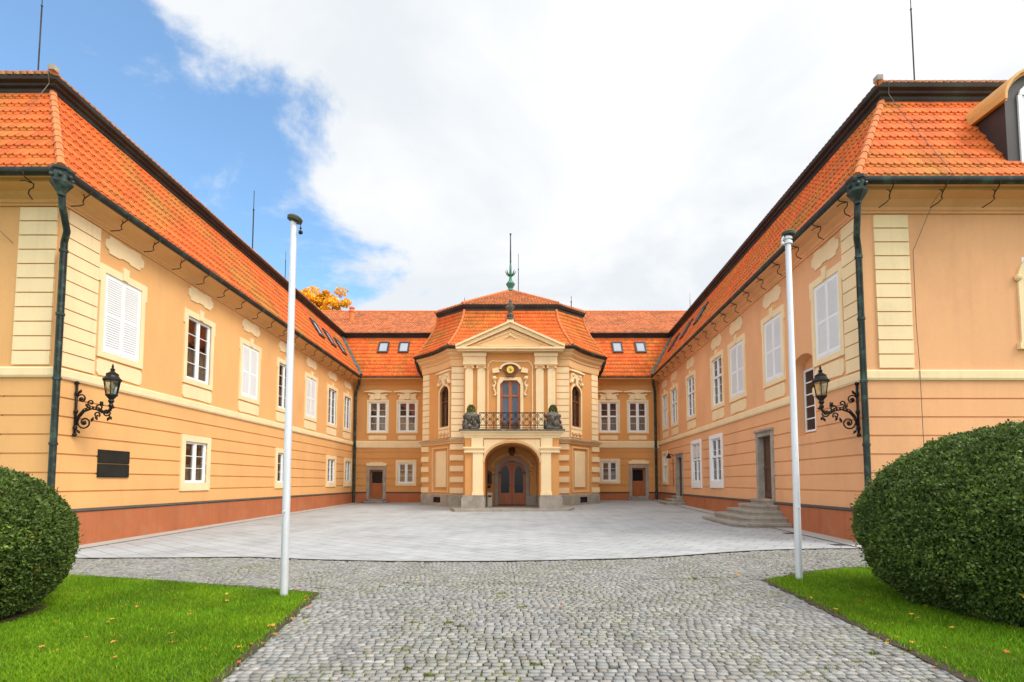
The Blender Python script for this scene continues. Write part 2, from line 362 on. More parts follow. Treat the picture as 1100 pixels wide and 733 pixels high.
def shutter_window(parent, fr, u0, u1, z0, z1):
    mb = MB(); f = .05
    mb.fbox(fr, u0, u0+f, z0, z1, -.08, .012); mb.fbox(fr, u1-f, u1, z0, z1, -.08, .012)
    mb.fbox(fr, u0+f, u1-f, z1-f, z1, -.08, .012); mb.fbox(fr, u0+f, u1-f, z0, z0+f, -.08, .012)
    w = mb.build('shuttered_window', 'white', parent)
    um = (u0+u1)/2
    for a, c in ((u0+f+.003, um-.003), (um+.003, u1-f-.003)):
        s = MB(); b = .055; zm = z0+(z1-z0)*.48
        s.fbox(fr, a, a+b, z0+f+.004, z1-f-.004, -.04, .02); s.fbox(fr, c-b, c, z0+f+.004, z1-f-.004, -.04, .02)
        for q0, q1 in ((z0+f+.004, z0+f+.09), (zm-.035, zm+.035), (z1-f-.08, z1-f-.004)): s.fbox(fr, a+b, c-b, q0, q1, -.04, .017)
        for q0, q1 in ((z0+f+.09, zm-.035), (zm+.035, z1-f-.08)):
            n = int((q1-q0)/.062)
            for i in range(n):
                z = q0+(q1-q0)*(i+.5)/n; t = .0075
                s.hexa([fr.p(a+b, z-.034, .012), fr.p(c-b, z-.034, .012), fr.p(c-b, z+.040, -.020), fr.p(a+b, z+.040, -.020),
                        fr.p(a+b, z-.034+2*t, .016), fr.p(c-b, z-.034+2*t, .016), fr.p(c-b, z+.040+2*t, -.016), fr.p(a+b, z+.040+2*t, -.016)])
        s.build('shutter', 'white', w)
    return w
def grooves(z0, z1, n): h = (z1-z0)/n; return [z0+h*i for i in range(1, n)]
def wall_facet(mb, fr, u0, u1, z0, z1, holes, gz=(), gtop=4.05, inner=1, extra=None):
    us = [u0, u1]; zs = [z0, z1]
    for h in holes: us += [h[0], h[1]]; zs += [h[2], h[3]]
    for q in gz: zs += [q-.02, q+.02]
    zs = [min(max(z, z0), z1) for z in zs]; us = [min(max(u, u0), u1) for u in us]
    def fn(u, z):
        for h in holes:
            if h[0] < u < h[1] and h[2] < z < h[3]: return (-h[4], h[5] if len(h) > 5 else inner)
        for q in gz:
            if abs(z-q) < .02: return (-.035, 0)
        return (0, 0)
    mb.relief(fr, us, zs, fn)
def quoins(mb, fr, u0, u1, z0, z1, n, o=.045, gap=.03, m=0):
    h = (z1-z0)/n
    for i in range(n): mb.fbox(fr, u0, u1, z0+h*i+gap/2, z0+h*(i+1)-gap/2, -.02, o, m)

TW = .19
def tiles(mb, S, uL, uR, L, n, A=.0, lift=.03, w=TW, tvar=.17, m=0):
    # double-lapped round-ended clay tiles on the surface S(u,t): every course has two layers, half a tile apart
    ul = min(uL(0), uL(1)); ur = max(uR(0), uR(1)); st = w/6
    k0, k1 = int(math.floor(ul/st)), int(math.ceil(ur/st))
    um_ = (max(uL(.5), ul)+min(uR(.5), ur))/2
    for r in range(n):
        tm = (r+.5)/n; e = 1e-3
        a = Vector(S(um_+e*5, tm))-Vector(S(um_-e*5, tm)); b = Vector(S(um_, tm+e))-Vector(S(um_, tm-e)); rowl = b.length/(2*e)/n
        N = a.cross(b).normalized()
        if N.z < 0: N = -N
        for lay in (0, 1):
            tb = r/n+(.0 if lay == 0 else .19/n); t1 = (r+.4)/n if lay == 0 else min(1.0, (r+1.12)/n)
            dip = .060/(rowl*n)
            lo_, hi_ = (-.03, lift) if lay == 0 else (lift-.012, 2*lift)
            hi2 = lift*.9 if lay == 0 else .012
            a0, b0, a1, b1 = uL(max(tb, 0)), uR(max(tb, 0)), uL(t1), uR(t1); lo, hi = min(a0, a1), max(b0, b1); prev = None; cache = {}
            for k in range(k0, k1+1):
                u = k*st
                if u < lo-st or u > hi+st: prev = None; continue
                kk = k+3*lay; ph = (kk % 6)/6; ti = kk//6
                if ti not in cache:
                    c = 1+tvar*(random.random()-.5)*2; cache[ti] = (c, c*(1+.10*(random.random()-.5)), random.gauss(0, .006))
                c, cg, dj = cache[ti]
                ua, ub = min(max(u, a0), b0), min(max(u, a1), b1)
                t0 = max(-.02, tb+(dip*(2*ph-1)**2)+dj/(rowl*n))
                p = Vector(S(ua, t0)); ph_ = Vector(S(ua, t0+.014/(rowl*n))); q = Vector(S(ub, t1)); jd = .45 if kk % 6 == 0 else 1.0
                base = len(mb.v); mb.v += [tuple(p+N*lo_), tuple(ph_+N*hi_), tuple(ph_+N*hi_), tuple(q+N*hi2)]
                pl = (c*1.25, cg*1.75, c*2.1) if jd == 1 else (.3, .3, .3); tn = (c*jd, cg*jd, c*jd); mb.t += [pl, pl, tn, (c, cg, c)]  # lips tinted paler for the light they catch, joints dark
                if prev is not None and (abs(ua-pu[0]) > 1e-4 or abs(ub-pu[1]) > 1e-4):
                    mb.f.append((prev, base, base+1, prev+1)); mb.m.append(m)
                    mb.f.append((prev+2, base+2, base+3, prev+3)); mb.m.append(m)
                prev = base; pu = (ua, ub)
def capline(mb, pts, r=.085, seg=.34):
    P = [Vector(p) for p in pts]
    d = [0]
    for a, b in zip(P, P[1:]): d.append(d[-1]+(b-a).length)
    def at(x):
        for i in range(len(P)-1):
            if x <= d[i+1] or i == len(P)-2: return P[i].lerp(P[i+1], (x-d[i])/(d[i+1]-d[i]))
    n = int(d[-1]/seg)
    for i in range(n):
        a, b = at(d[-1]*i/n), at(min(d[-1], d[-1]*(i+1.15)/n))
        mb.tube([a, b], [r*1.12, r*.9], 8)
def gutter_prof(o, z): return [(o-.10, z-.02)]+[(o-.01+.095*math.cos(R(a)), z-.01+.115*math.sin(R(a))) for a in range(180, 361, 30)]+[(o+.085, z+.02), (o+.07, z+.02), (o-.10, z+.0)]
CORN = [(-.02, 8.26), (.05, 8.26), (.05, 8.31), (.09, 8.33), (.10, 8.40), (.20, 8.46), (.26, 8.51), (.55, 8.56), (.58, 8.63), (-.02, 8.63)]
STRING = [(-.02, 4.04), (.05, 4.05), (.07, 4.10), (.07, 4.27), (.05, 4.30), (-.02, 4.31)]
PLCAP = [(-.02, .80), (.07, .80), (.085, .83), (.02, .885), (-.02, .885)]
def bracket(parent, base, n):                # S-shaped iron hook under the gutter; base = gutter point, n = outward direction
    b = Vector(base); n = Vector(n); t = Vector((-n.y, n.x, 0)); z = Vector((0, 0, 1)); mb = MB()
    f = lambda o, s, h: tuple(b+n*o+t*s+z*h)
    mb.tube([f(.03, 0, .0), f(-.04, 0, -.10), f(-.12, .02, -.13), f(-.20, .05, -.16), f(-.21, .03, -.25), f(-.15, .0, -.33), f(-.20, -.06, -.40), f(-.36, -.12, -.44)], .014, 5)
    mb.tube([f(-.06, -.14, -.17), f(-.10, -.06, -.14), f(-.19, .05, -.16)], .012, 5)
    return mb.build('gutter_bracket', 'rust', parent, True)
def rod(parent, p, z1, r=.02):
    mb = MB(); zm = p[2]+(z1-p[2])*.72
    mb.tube([p, (p[0], p[1], zm)], r, 6); mb.tube([(p[0], p[1], zm), (p[0], p[1], z1)], r*.6, 6); mb.ball((p[0], p[1], zm), r*1.7, 0, 6)
    return mb.build('lightning_rod', 'steel' if False else 'band', parent)
def skylight(parent, S, u0, u1, t0, t1):
    e = .01
    def P(u, t, h):
        a = Vector(S(u+e, t))-Vector(S(u-e, t)); b = Vector(S(u, t+e))-Vector(S(u, t-e)); N = a.cross(b).normalized()
        if N.z < 0: N = -N
        return tuple(Vector(S(u, t))+N*h)
    mb = MB(); f = (u1-u0)*.14; ft = (t1-t0)*.12
    for a, c, p, q in ((u0, u0+f, t0, t1), (u1-f, u1, t0, t1), (u0+f, u1-f, t0, t0+ft), (u0+f, u1-f, t1-ft, t1)):
        mb.hexa([P(a, p, 0), P(c, p, 0), P(c, q, 0), P(a, q, 0), P(a, p, .13), P(c, p, .13), P(c, q, .13), P(a, q, .13)])
    w = mb.build('skylight', 'slate', parent)
    g_ = MB(); g_.add([P(u0+f, t0+ft, .10), P(u1-f, t0+ft, .10), P(u1-f, t1-ft, .10), P(u0+f, t1-ft, .10)], [(0, 1, 2, 3)])
    g_.build('pane', 'skyglass', w)
    return w
m_ = mat('skylight_glass', (.30, .34, .39), .12, .1, 1, .02, 20, spec=.8); M['skyglass'] = m_
def curvepipe(parent, pts, r, hopper=None):
    mb = MB(); mb.tube(pts, r, 10)
    for i in range(1, 5):
        z = .9+i*1.55; a, b = Vector(pts[-2]), Vector(pts[-1])
        if z < a.z: mb.tube([(b.x, b.y, z-.03), (b.x, b.y, z+.03)], r*1.25, 10)
    d = mb.build('downpipe', 'pipe', parent, True, sharp=40)
    if hopper:
        h = MB(); c = hopper
        h.lathe((c[0], c[1], c[2]-.62), [(r, 0), (r*1.15, .06), (.20, .24), (.22, .28), (.19, .32), (.19, .52), (.23, .56), (.23, .62)], 6, 0, R(30))
        for k in range(6): h.ball((c[0]+.19*math.cos(k*PI/3), c[1]+.19*math.sin(k*PI/3), c[2]-.2), .05, 0, 6)
        h.build('hopper_head', 'pipe', d, False)
    return d
def door_leaf(parent, fr, u0, u1, z0, z1, o, wm='wood', glazed=True):
    mb = MB(); t = .05; s = .11; um = (u0+u1)/2
    mb.fbox(fr, u0, u0+s, z0, z1, o-t, o); mb.fbox(fr, u1-s, u1, z0, z1, o-t, o)
    mb.fbox(fr, u0+s, u1-s, z0, z0+.2, o-t, o); mb.fbox(fr, u0+s, u1-s, z1-.12, z1, o-t, o)
    zm = z0+(z1-z0)*.5
    mb.fbox(fr, u0+s, u1-s, zm-.07, zm+.07, o-t, o)
    mb.fprism(fr, [(u0+s, z0+.2), (u1-s, z0+.2), (u1-s, zm-.07), (u0+s, zm-.07)], o-t, o-.025)
    mb.fprism(fr, [(u0+s+.07, z0+.27), (u1-s-.07, z0+.27)]+[(um+(u1-u0-2*s-.14)/2*math.cos(R(a)), zm-.22+.1*math.sin(R(a))) for a in range(0, 181, 30)], o-.03, o-.008)
    if not glazed: mb.fprism(fr, [(u0+s, zm+.07), (u1-s, zm+.07), (u1-s, z1-.12), (u0+s, z1-.12)], o-t, o-.025); mb.fprism(fr, [(u0+s+.07, zm+.14), (u1-s-.07, zm+.14), (u1-s-.07, z1-.2), (u0+s+.07, z1-.2)], o-.03, o-.008)
    d = mb.build('door', wm, parent)
    if glazed:
        p = MB(); p.fbox(fr, u0+s, u1-s, zm+.07, z1-.12, o-.035, o-.028); p.build('pane', 'darkpane', d)
    h = MB(); a = fr.p(u0+s*.5, z0+1.05, o+.01); b = fr.p(u0+s*.5, z0+1.05, o+.06); c = fr.p(u0+s*.5+.12, z0+1.05, o+.06)
    h.tube([a, b, c], .012, 6); h.build('handle', 'iron', d)
    return d
M['darkpane'] = mat('dark_door_glass', (.012, .012, .013), .14, .3, 2, .1, 20, spec=.25)

# ------------------------------------------------------------------ roofs (surfaces)
ZE, ZT = 8.72, 11.97
def S_left(u, t): return (-10.3-2.0*t, u, ZE+(ZT-ZE)*t)
def S_leftfront(u, t): return (u, 11.12+1.76*t, ZE+(ZT-ZE)*t)
def S_main(u, t): return (u, 33.9+1.9*t, ZE+(ZT-ZE)*t)
RD = Vector((9.55-8.12, 33.9-11.48)).normalized(); RI = Vector((RD.y, -RD.x))      # along the right eave, inward
RLEN = (Vector((9.55, 33.9))-Vector((8.12, 11.48))).length
def S_right(u, t): q = Vector((8.12, 11.48))+RD*u+RI*(1.9*t); return (q.x, q.y, ZE+(ZT-ZE)*t)
def S_rightfront(u, t): return (u, 11.48+1.7*t, ZE+(ZT-ZE)*t)
kR = (1.7-RI.y*1.9)/RD.y; kB = (1.9-RI.y*1.9)/RD.y                      # hip advance along the eave
hx = RD.x*kR+RI.x*1.9

def band(parent, path):
    mb = MB(); z = ZT-.07
    mb.sweep(path, [(-.25, z), (.02, z), (.05, z+.05), (.05, z+.13), (.13, z+.16), (.14, z+.22), (.24, z+.25), (.27, z+.35), (-.25, z+.35)])
    return mb.build('mansard_cornice', 'band', parent)
def edge_tiles_z(): return ZT+.36

# ================================================================== LEFT WING
LW = thing('palace_wing', (-10.9, 23, 0), 'long ochre palace wing with two dark bronze plaques on its ground floor wall', 'palace wing')
fl = Fr((-10.9, 12), (-10.9, 34.4)); ff = Fr((-25, 11.9), (-10.9, 11.9))
wins = [(13.80, 's'), (17.25, 'w'), (20.65, 's'), (23.85, 'w'), (27.0, 's'), (30.2, 'w'), (33.0, 'w')]
gwins = [17.3, 23.9, 30.25, 33.35]
holes = []
for y, k in wins:
    u = y-12; hw = .66 if y < 32 else .62
    holes.append((u-hw, u+hw, 5.02, 7.15, .30, 1))
for y in gwins: u = y-12; hw = .6 if y < 33 else .55; holes.append((u-hw, u+hw, 1.52, 2.92, .30, 1))
gz = grooves(.86, 4.05, 7)
mb = MB(); wall_facet(mb, fl, -.1, fl.L+.12, .86, 8.6, holes, gz); wall_facet(mb, ff, 0, ff.L, .86, 8.6, [], gz); mb.box(-11.1, -10.938, 11.938, 12.2, .86, 8.6)
mb.build('wall', ['plaster', 'inner'], LW)
mb = MB()
path = [(-25, 11.9), (-10.9, 11.9), (-10.9, 34.4)]
mb.sweep(path, [(-.02, -.3), (.055, -.3), (.055, .81), (-.02, .81)]); mb.build('plinth', 'plinth', LW)
mb = MB(); mb.sweep(path, PLCAP); mb.build('plinth_cap', 'drain', LW)
mb = MB(); mb.sweep(path, STRING); mb.build('string_course', 'cream', LW)
mb = MB(); mb.sweep(path, CORN); mb.build('cornice', 'plaster', LW)
for fr, a, b in ((fl, -.02, .92), (ff, ff.L-1.06, ff.L-.16)):
    mb = MB(); quoins(mb, fr, a, b, 4.34, 8.24, 11); mb.build('quoin_strip', 'cream', LW)
for y, k in wins:
    u = y-12; hw = .66 if y < 32 else .62; j = .15 if y < 32 else .12
    s = MB(); surround(s, fl, u-hw, u+hw, 5.02, 7.15, j=j); s.build('window_surround', 'cream', LW)
    c = MB(); cartouche(c, fl, u-.7, u+.7, 7.72, 8.20, .03); c.build('stucco_panel', 'cream', LW)
    c = MB(); cartouche(c, fl, u-.8 if y < 32 else u-.7, u+.8 if y < 32 else u+.7, 4.37, 4.80, .03, 1); c.build('stucco_panel', 'cream', LW)
    if k == 's': shutter_window(LW, fl, u-hw, u+hw, 5.02, 7.15)
    else: window(LW, fl, u-hw, u+hw, 5.02, 7.15)
for y in gwins:
    u = y-12; hw = .6 if y < 33 else .55
    s = MB(); surround(s, fl, u-hw, u+hw, 1.52, 2.92, j=.2, top=.22, bot=.26, ears=False, key=False); s.build('window_surround', 'cream', LW)
    window(LW, fl, u-hw, u+hw, 1.52, 2.92, rows=3)
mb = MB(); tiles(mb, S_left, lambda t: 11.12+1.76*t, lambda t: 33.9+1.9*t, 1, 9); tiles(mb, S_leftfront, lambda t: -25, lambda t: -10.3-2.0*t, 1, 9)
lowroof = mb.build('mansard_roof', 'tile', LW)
mb = MB(); capline(mb, [S_left(11.12, 0.02), S_left(12.88, 1)]); mb.build('ridge_tile', 'ridge', lowroof)
band(LW, [(-25, 12.86), (-12.25, 12.86), (-12.25, 35.9)])
mb = MB(); z0 = ZT+.29
tiles(mb, lambda u, t: (-11.98-5.5*t, u, z0+3.1*t), lambda t: 12.55+5.5*t, lambda t: 43, 1, 14, tvar=.2)
tiles(mb, lambda u, t: (u, 12.55+5.5*t, z0+3.1*t), lambda t: -25, lambda t: -11.98-5.5*t, 1, 14, tvar=.2)
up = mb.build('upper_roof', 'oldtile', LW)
mb = MB(); capline(mb, [(-11.98, 12.55, z0+.03), (-17.48, 18.05, z0+3.15)]); mb.build('ridge_tile', 'ridge', up)
mb = MB(); mb.sweep([(-25, 11.72), (-10.9, 11.72), (-10.9, 33.9)], gutter_prof(.6, ZE-.02)); gut = mb.build('gutter', 'gutter', LW, True, sharp=40)
mb = MB(); mb.box(-25, -10.42, 11.16, 11.95, 8.634, 8.66); mb.build('eaves_board', 'plaster', LW)
for i in range(18): bracket(LW, (-10.26, 11.85+i*1.2, ZE-.10), (1, 0, 0))
for i in range(3): bracket(LW, (-11.15-i*1.25, 11.08, ZE-.10), (0, -1, 0))
curvepipe(LW, [(-10.40, 11.24, 8.2), (-10.40, 11.26, 7.95), (-10.58, 11.62, 7.5), (-10.78, 11.78, 7.3), (-10.78, 11.78, .1)], .072, (-10.36, 11.18, 8.74))
mb = MB()
for i in range(10):
    a = S_left(33.9+1.9*i/10, i/10); b = S_left(33.9+1.9*(i+1.1)/10, (i+1.1)/10)
    mb.tube([(a[0]+.02, a[1]-.06, a[2]+.09), (b[0]+.02, b[1]-.06, b[2]+.10)], [.13, .12], 7)
mb.build('valley_flashing', 'flash', LW)
curvepipe(LW, [(-10.42, 33.98, 8.55), (-10.45, 34.0, 8.25), (-10.70, 34.2, 7.75), (-10.74, 34.24, 7.3), (-10.74, 34.24, .2)], .085, None)
for a, b in ((27.25, 28.25), (29.2, 30.2), (31.15, 32.2)): skylight(LW, S_left, a+.9, b+.72, .36, .66)
rod(LW, (-14.34, 14.5, 13.1), 17.2); rod(LW, (-13.25, 25, 12.9), 16.5, .03); rod(LW, (-13.2, 28.6, 12.9), 15.0, .02)
mb = MB(); mb.tube([(-12.1, 12.5, 12.28), (-12.15, 12.6, 12.0), (-12.5, 12.1, 10.4), (-13.2, 11.0, 8.75), (-12.1, 11.93, 7.3), (-12.15, 11.94, 4.5), (-12.2, 11.90, 1.0)], .008, 5); mb.build('lightning_cable', 'wire', LW)
mb = MB(); mb.box(-12.08, -11.92, 12.46, 12.62, z0+.02, z0+.16); mb.build('ridge_end_cap', 'stone', LW)

# ================================================================== RIGHT WING
RW = thing('palace_wing', (9.5, 23, 0), 'long ochre palace wing with a round topped dormer and stone stairs at its doors', 'palace wing')
fr_ = Fr((10.1, 34.4), (8.7, 12.25)); rf = Fr((8.7, 12.25), (25, 12.25))
cosr = (34.4-12.25)/fr_.L
def uy(y): return (34.4-y)/cosr
wR = [(13.76, 's', .62), (17.05, 's', .66), (20.3, 's', .72), (22.65, 'w', .66), (26.75, 'w', .66), (30.2, 'w', .66), (32.5, 'w', .60)]
holes = []
for y, k, hw in wR: holes.append((uy(y)-hw, uy(y)+hw, 5.05, 7.2, .3, 1))
gR = [(23.05, .68, 1.58, 3.55), (26.05, .68, 1.55, 3.55), (32.75, .54, 1.55, 3.40)]
for y, hw, a, b in gR: holes.append((uy(y)-hw, uy(y)+hw, a, b, .3, 1))
dU0, dU1 = uy(18.48), uy(17.42)
holes.append((dU0, dU1, .95, 3.2, .45, 2))
d2a, d2b = uy(29.9), uy(28.75)
holes.append((d2a, d2b, .72, 3.0, .5, 2))
nU0, nU1 = uy(15.78), uy(14.55); NZ0, NZ1 = 2.95, 5.45
holes.append((nU0, nU1, NZ0, NZ1, .36, 0))
mb = MB(); mb.box(8.742, 8.9, 12.292, 12.45, .86, 8.6); wall_facet(mb, fr_, -.12, fr_.L, .86, 8.6, holes, gz); wall_facet(mb, rf, 0, rf.L, .86, 8.6, [(4.02, 5.27, 5.1, 7.15, .3, 1)], gz)
um = (nU0+nU1)/2; hw = (nU1-nU0)/2                                    # segmental head and sloping sill of the deep niche
for sgn in (-1, 1):
    pts = [(um+sgn*hw, NZ1-.35)]+[(um+sgn*hw*math.cos(R(a)), NZ1-.35+.35*math.sin(R(a))) for a in range(15, 91, 15)]+[(um+sgn*hw, NZ1)]
    if sgn > 0: pts = pts[::-1]
    mb.fprism(fr_, pts, -.355, .004)
mb.add([fr_.p(nU0, NZ0-.28, .004), fr_.p(nU1, NZ0-.28, .004), fr_.p(nU1, NZ0+.12, -.34), fr_.p(nU0, NZ0+.12, -.34), fr_.p(nU0, NZ0-.28, -.03), fr_.p(nU1, NZ0-.28, -.03)], [(0, 1, 2, 3), (4, 5, 1, 0)])
mb.build('wall', ['brightened', 'inner', 'stone'], RW)
path = [(10.1, 34.4), (8.7, 12.25), (25, 12.25)]
cut = lambda a: fr_.xy(a)
mb = MB(); PL = [(-.02, -.3), (.055, -.3), (.055, .81), (-.02, .81)]
segs = [[cut(0), cut(d2a-.17)], [cut(d2b+.17), cut(dU0-.2)], [cut(dU1+.2), (8.7, 12.25), (25, 12.25)]]
for sg in segs: mb.sweep(sg, PL)
mb.build('plinth', 'plinth', RW)
mb = MB()
for sg in segs: mb.sweep(sg, PLCAP)
mb.build('plinth_cap', 'drain', RW)
mb = MB(); mb.sweep([cut(0), cut(nU0)], STRING); mb.sweep([cut(nU1), (8.7, 12.25), (25, 12.25)], STRING); mb.build('string_course', 'cream', RW)
mb = MB(); mb.sweep(path, CORN); mb.build('cornice', 'brightened', RW)
for fr, a, b in ((fr_, fr_.L-.70, fr_.L-.1), (rf, .34, 1.2)):
    mb = MB(); quoins(mb, fr, a, b, 4.34, 8.24, 11); mb.build('quoin_strip', 'cream', RW)
for y, k, hw in wR:
    u = uy(y); s = MB(); surround(s, fr_, u-hw, u+hw, 5.05, 7.2, j=.15); s.build('window_surround', 'cream', RW)
    c = MB(); cartouche(c, fr_, u-.68, u+.68, 7.68, 8.20, .03); c.build('stucco_panel', 'cream', RW)
    c = MB(); cartouche(c, fr_, u-hw-.08, u+hw+.08, 4.38, 4.83, .03, 1); c.build('stucco_panel', 'cream', RW)
    if k == 's': shutter_window(RW, fr_, u-hw, u+hw, 5.05, 7.2)
    else: window(RW, fr_, u-hw, u+hw, 5.05, 7.2, rows=5, transom=.6)
for i, (y, hw, a, b) in enumerate(gR):
    u = uy(y); s = MB(); surround(s, fr_, u-hw, u+hw, a, b, j=.17, top=.18, bot=.16 if i == 2 else .3, ears=False, key=False)
    if i == 2:
        for sgn in (-1, 1):
            pts = [(u+sgn*hw, b-.35)]+[(u+sgn*hw*math.cos(R(q)), b-.35+.35*math.sin(R(q))) for q in range(15, 91, 15)]+[(u+sgn*hw, b)]
            s.fprism(fr_, pts if sgn < 0 else pts[::-1], -.03, .03)
    s.build('window_surround', 'cream' if i == 2 else 'white', RW)
    w = window(RW, fr_, u-hw, u+hw, a, b, rows=4, transom=.58)
    if i == 1:
        s = MB(); n = 14
        for q in range(n): z = 2.82+.6*q/n; s.fbox(fr_, u-hw+.09, u+hw-.09, z, z+.03, -.045, -.0)
        s.build('louvre', 'white', w)
nb_ = MB(); q0, q1 = uy(15.74), uy(15.12)
nb_.fbox(fr_, q0, q0+.05, 3.1, 5.05, -.35, -.30); nb_.fbox(fr_, q1-.05, q1, 3.1, 5.05, -.35, -.30); nb_.fbox(fr_, q0+.05, q1-.05, 3.1, 3.16, -.35, -.30); nb_.fbox(fr_, q0+.05, q1-.05, 4.99, 5.05, -.35, -.30)
for k in range(1, 5): zz = 3.13+1.89*k/5; nb_.fbox(fr_, q0+.05, q1-.05, zz-.018, zz+.018, -.345, -.312)
nw_ = nb_.build('window', 'white', RW); nb_ = MB(); nb_.add([fr_.p(q0+.02, 3.12, -.335), fr_.p(q1-.02, 3.12, -.335), fr_.p(q1-.02, 5.03, -.335), fr_.p(q0+.02, 5.03, -.335)], [(0, 1, 2, 3)]); nb_.build('pane', 'nichepane', nw_)
nf = MB(); nf.fbox(fr_, uy(15.11), nU1, 3.08, 5.44, -.359, -.30); nf.build('niche_back', 'brightened', RW)
# far right front window with arched cream surround and shutters
s = MB(); c = 4.645
s.fbox(rf, 3.87, 4.02, 4.98, 6.6, -.02, .05); s.fbox(rf, 5.27, 5.42, 4.98, 6.6, -.02, .05); s.fbox(rf, 3.79, 5.5, 4.82, 4.98, -.02, .09)
oa = arc(c, 6.6, .775, .72, 180, 0, 14); ia = arc(c, 6.6, .625, .55, 180, 0, 14)
for i in range(14): s.fprism(rf, [ia[i], ia[i+1], oa[i+1], oa[i]][::-1], -.02, .05)
for sg in (-1, 1): s.ball(rf.p(c+sg*.78, 6.62, .05), .09, 0, 8)
s.build('window_surround', 'cream', RW)
shutter_window(RW, rf, 4.02, 5.27, 5.1, 7.15)
# stone door cases and doors
def doorcase(parent, fr, u0, u1, z0, z1, t=.17, o=.05, d=.2, cap=True):
    mb = MB(); d = max(d, .38); mb.fbox(fr, u0-t, u0+.006, z0-.9, z1-.006, -d, o); mb.fbox(fr, u1-.006, u1+t, z0-.9, z1-.006, -d, o); mb.fbox(fr, u0-t, u1+t, z1-.006, z1+t, -d, o)
    mb.fbox(fr, u0-.02, u1+.02, z0-.9, z0-.01, -.6, o-.02); mb.fbox(fr, u0-.02, u1+.02, z0-.01, max(z0+.02, .9), -.66, -.56)
    if cap: mb.fbox(fr, u0-t-.05, u1+t+.05, z1+t, z1+t+.07, -.02, o+.06)
    return mb.build('door_surround', 'stone', parent)
doorcase(RW, fr_, dU0, dU1, .95, 3.2, .16, .05); door_leaf(RW, fr_, dU0, dU1, 1.0, 3.2, -.17, 'darkwood', False)
doorcase(RW, fr_, d2a, d2b, .72, 3.0, .17, .04); door_leaf(RW, fr_, d2a, d2b, .75, 3.0, -.15, 'darkwood', False)
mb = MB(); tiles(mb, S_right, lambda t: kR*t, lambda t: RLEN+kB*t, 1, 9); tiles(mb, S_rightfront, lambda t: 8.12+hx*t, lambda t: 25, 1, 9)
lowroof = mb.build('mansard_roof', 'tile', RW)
T0 = S_right(kR, 1); T1 = S_right(RLEN+kB, 1)
mb = MB(); capline(mb, [S_right(0, .02), T0]); mb.build('ridge_tile', 'ridge', lowroof)
band(RW, [(T1[0]-.05, T1[1]+.1), (T0[0]-.05, T0[1]-.05), (25, T0[1]-.05)])
mb = MB()
b0 = Vector((T0[0]-.32, T0[1]-.32))
def S_ru(u, t): q = b0+RD*u+RI*(5.5*t); return (q.x, q.y, z0+3.1*t)
k2 = (5.5-RI.y*5.5)/RD.y
tiles(mb, S_ru, lambda t: k2*t, lambda t: 30, 1, 14, tvar=.2)
tiles(mb, lambda u, t: (u, b0.y+5.5*t, z0+3.1*t), lambda t: b0.x+(RD.x*k2+RI.x*5.5)*t, lambda t: 25, 1, 14, tvar=.2)
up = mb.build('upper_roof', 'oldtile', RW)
mb = MB(); capline(mb, [S_ru(0, 0), S_ru(k2, 1)]); mb.build('ridge_tile', 'ridge', up)
mb = MB(); mb.sweep([(10.13, 33.9), (8.72, 12.06), (25, 12.06)], gutter_prof(.6, ZE-.02)); mb.build('gutter', 'gutter', RW, True, sharp=40)
mb = MB(); mb.box(8.24, 25, 11.52, 12.3, 8.634, 8.66); mb.build('eaves_board', 'brightened', RW)
for i in range(18): q = Vector((8.12, 12.1))+RD*(i*1.2); bracket(RW, (q.x-.03, q.y, ZE-.10), (-RI.x, -RI.y, 0))
for i in range(4): bracket(RW, (9.0+i*1.25, 11.44, ZE-.10), (0, -1, 0))
curvepipe(RW, [(8.23, 11.60, 8.2), (8.23, 11.62, 7.95), (8.40, 11.92, 7.5), (8.57, 12.12, 7.3), (8.57, 12.12, .1)], .072, (8.19, 11.54, 8.74))
mb = MB()
for i in range(10):
    a = S_right(RLEN+kB*i/10, i/10); b = S_right(RLEN+kB*(i+1.1)/10, (i+1.1)/10)
    mb.tube([(a[0]-.02, a[1]-.06, a[2]+.09), (b[0]-.02, b[1]-.06, b[2]+.10)], [.13, .12], 7)
mb.build('valley_flashing', 'flash', RW)
curvepipe(RW, [(9.62, 33.98, 8.55), (9.65, 34.0, 8.25), (9.80, 34.2, 7.75), (9.82, 34.24, 7.3), (9.82, 34.24, .3)], .085, None)
for a in (19.0, 16.2, 13.5): skylight(RW, S_right, a+1.1-.5+.4, a+1.1+.85, .36, .66) if False else None
for yy in (25.7, 28.4, 31.2): u = (yy-11.48)/RD.y; skylight(RW, S_right, u, u+.8, .36, .66)
rod(RW, (12.5, 14.9, 13.1), 17.6); rod(RW, (12.1, 33.5, 12.6), 14.4, .015)
mb = MB(); mb.tube([(10.1, 12.85, 12.28), (10.15, 12.95, 12.0), (10.25, 12.75, 11.4), (10.3, 11.33, 8.75), (10.25, 11.85, 8.35), (9.98, 12.19, 7.3), (9.98, 12.20, 5.5), (9.99, 12.17, 4.4), (10.0, 12.17, 1.0)], .008, 5); mb.build('lightning_cable', 'wire', RW)
mb = MB(); mb.box(b0.x-.06, b0.x+.10, b0.y-.06, b0.y+.1, z0+.02, z0+.16); mb.build('ridge_end_cap', 'stone', RW)
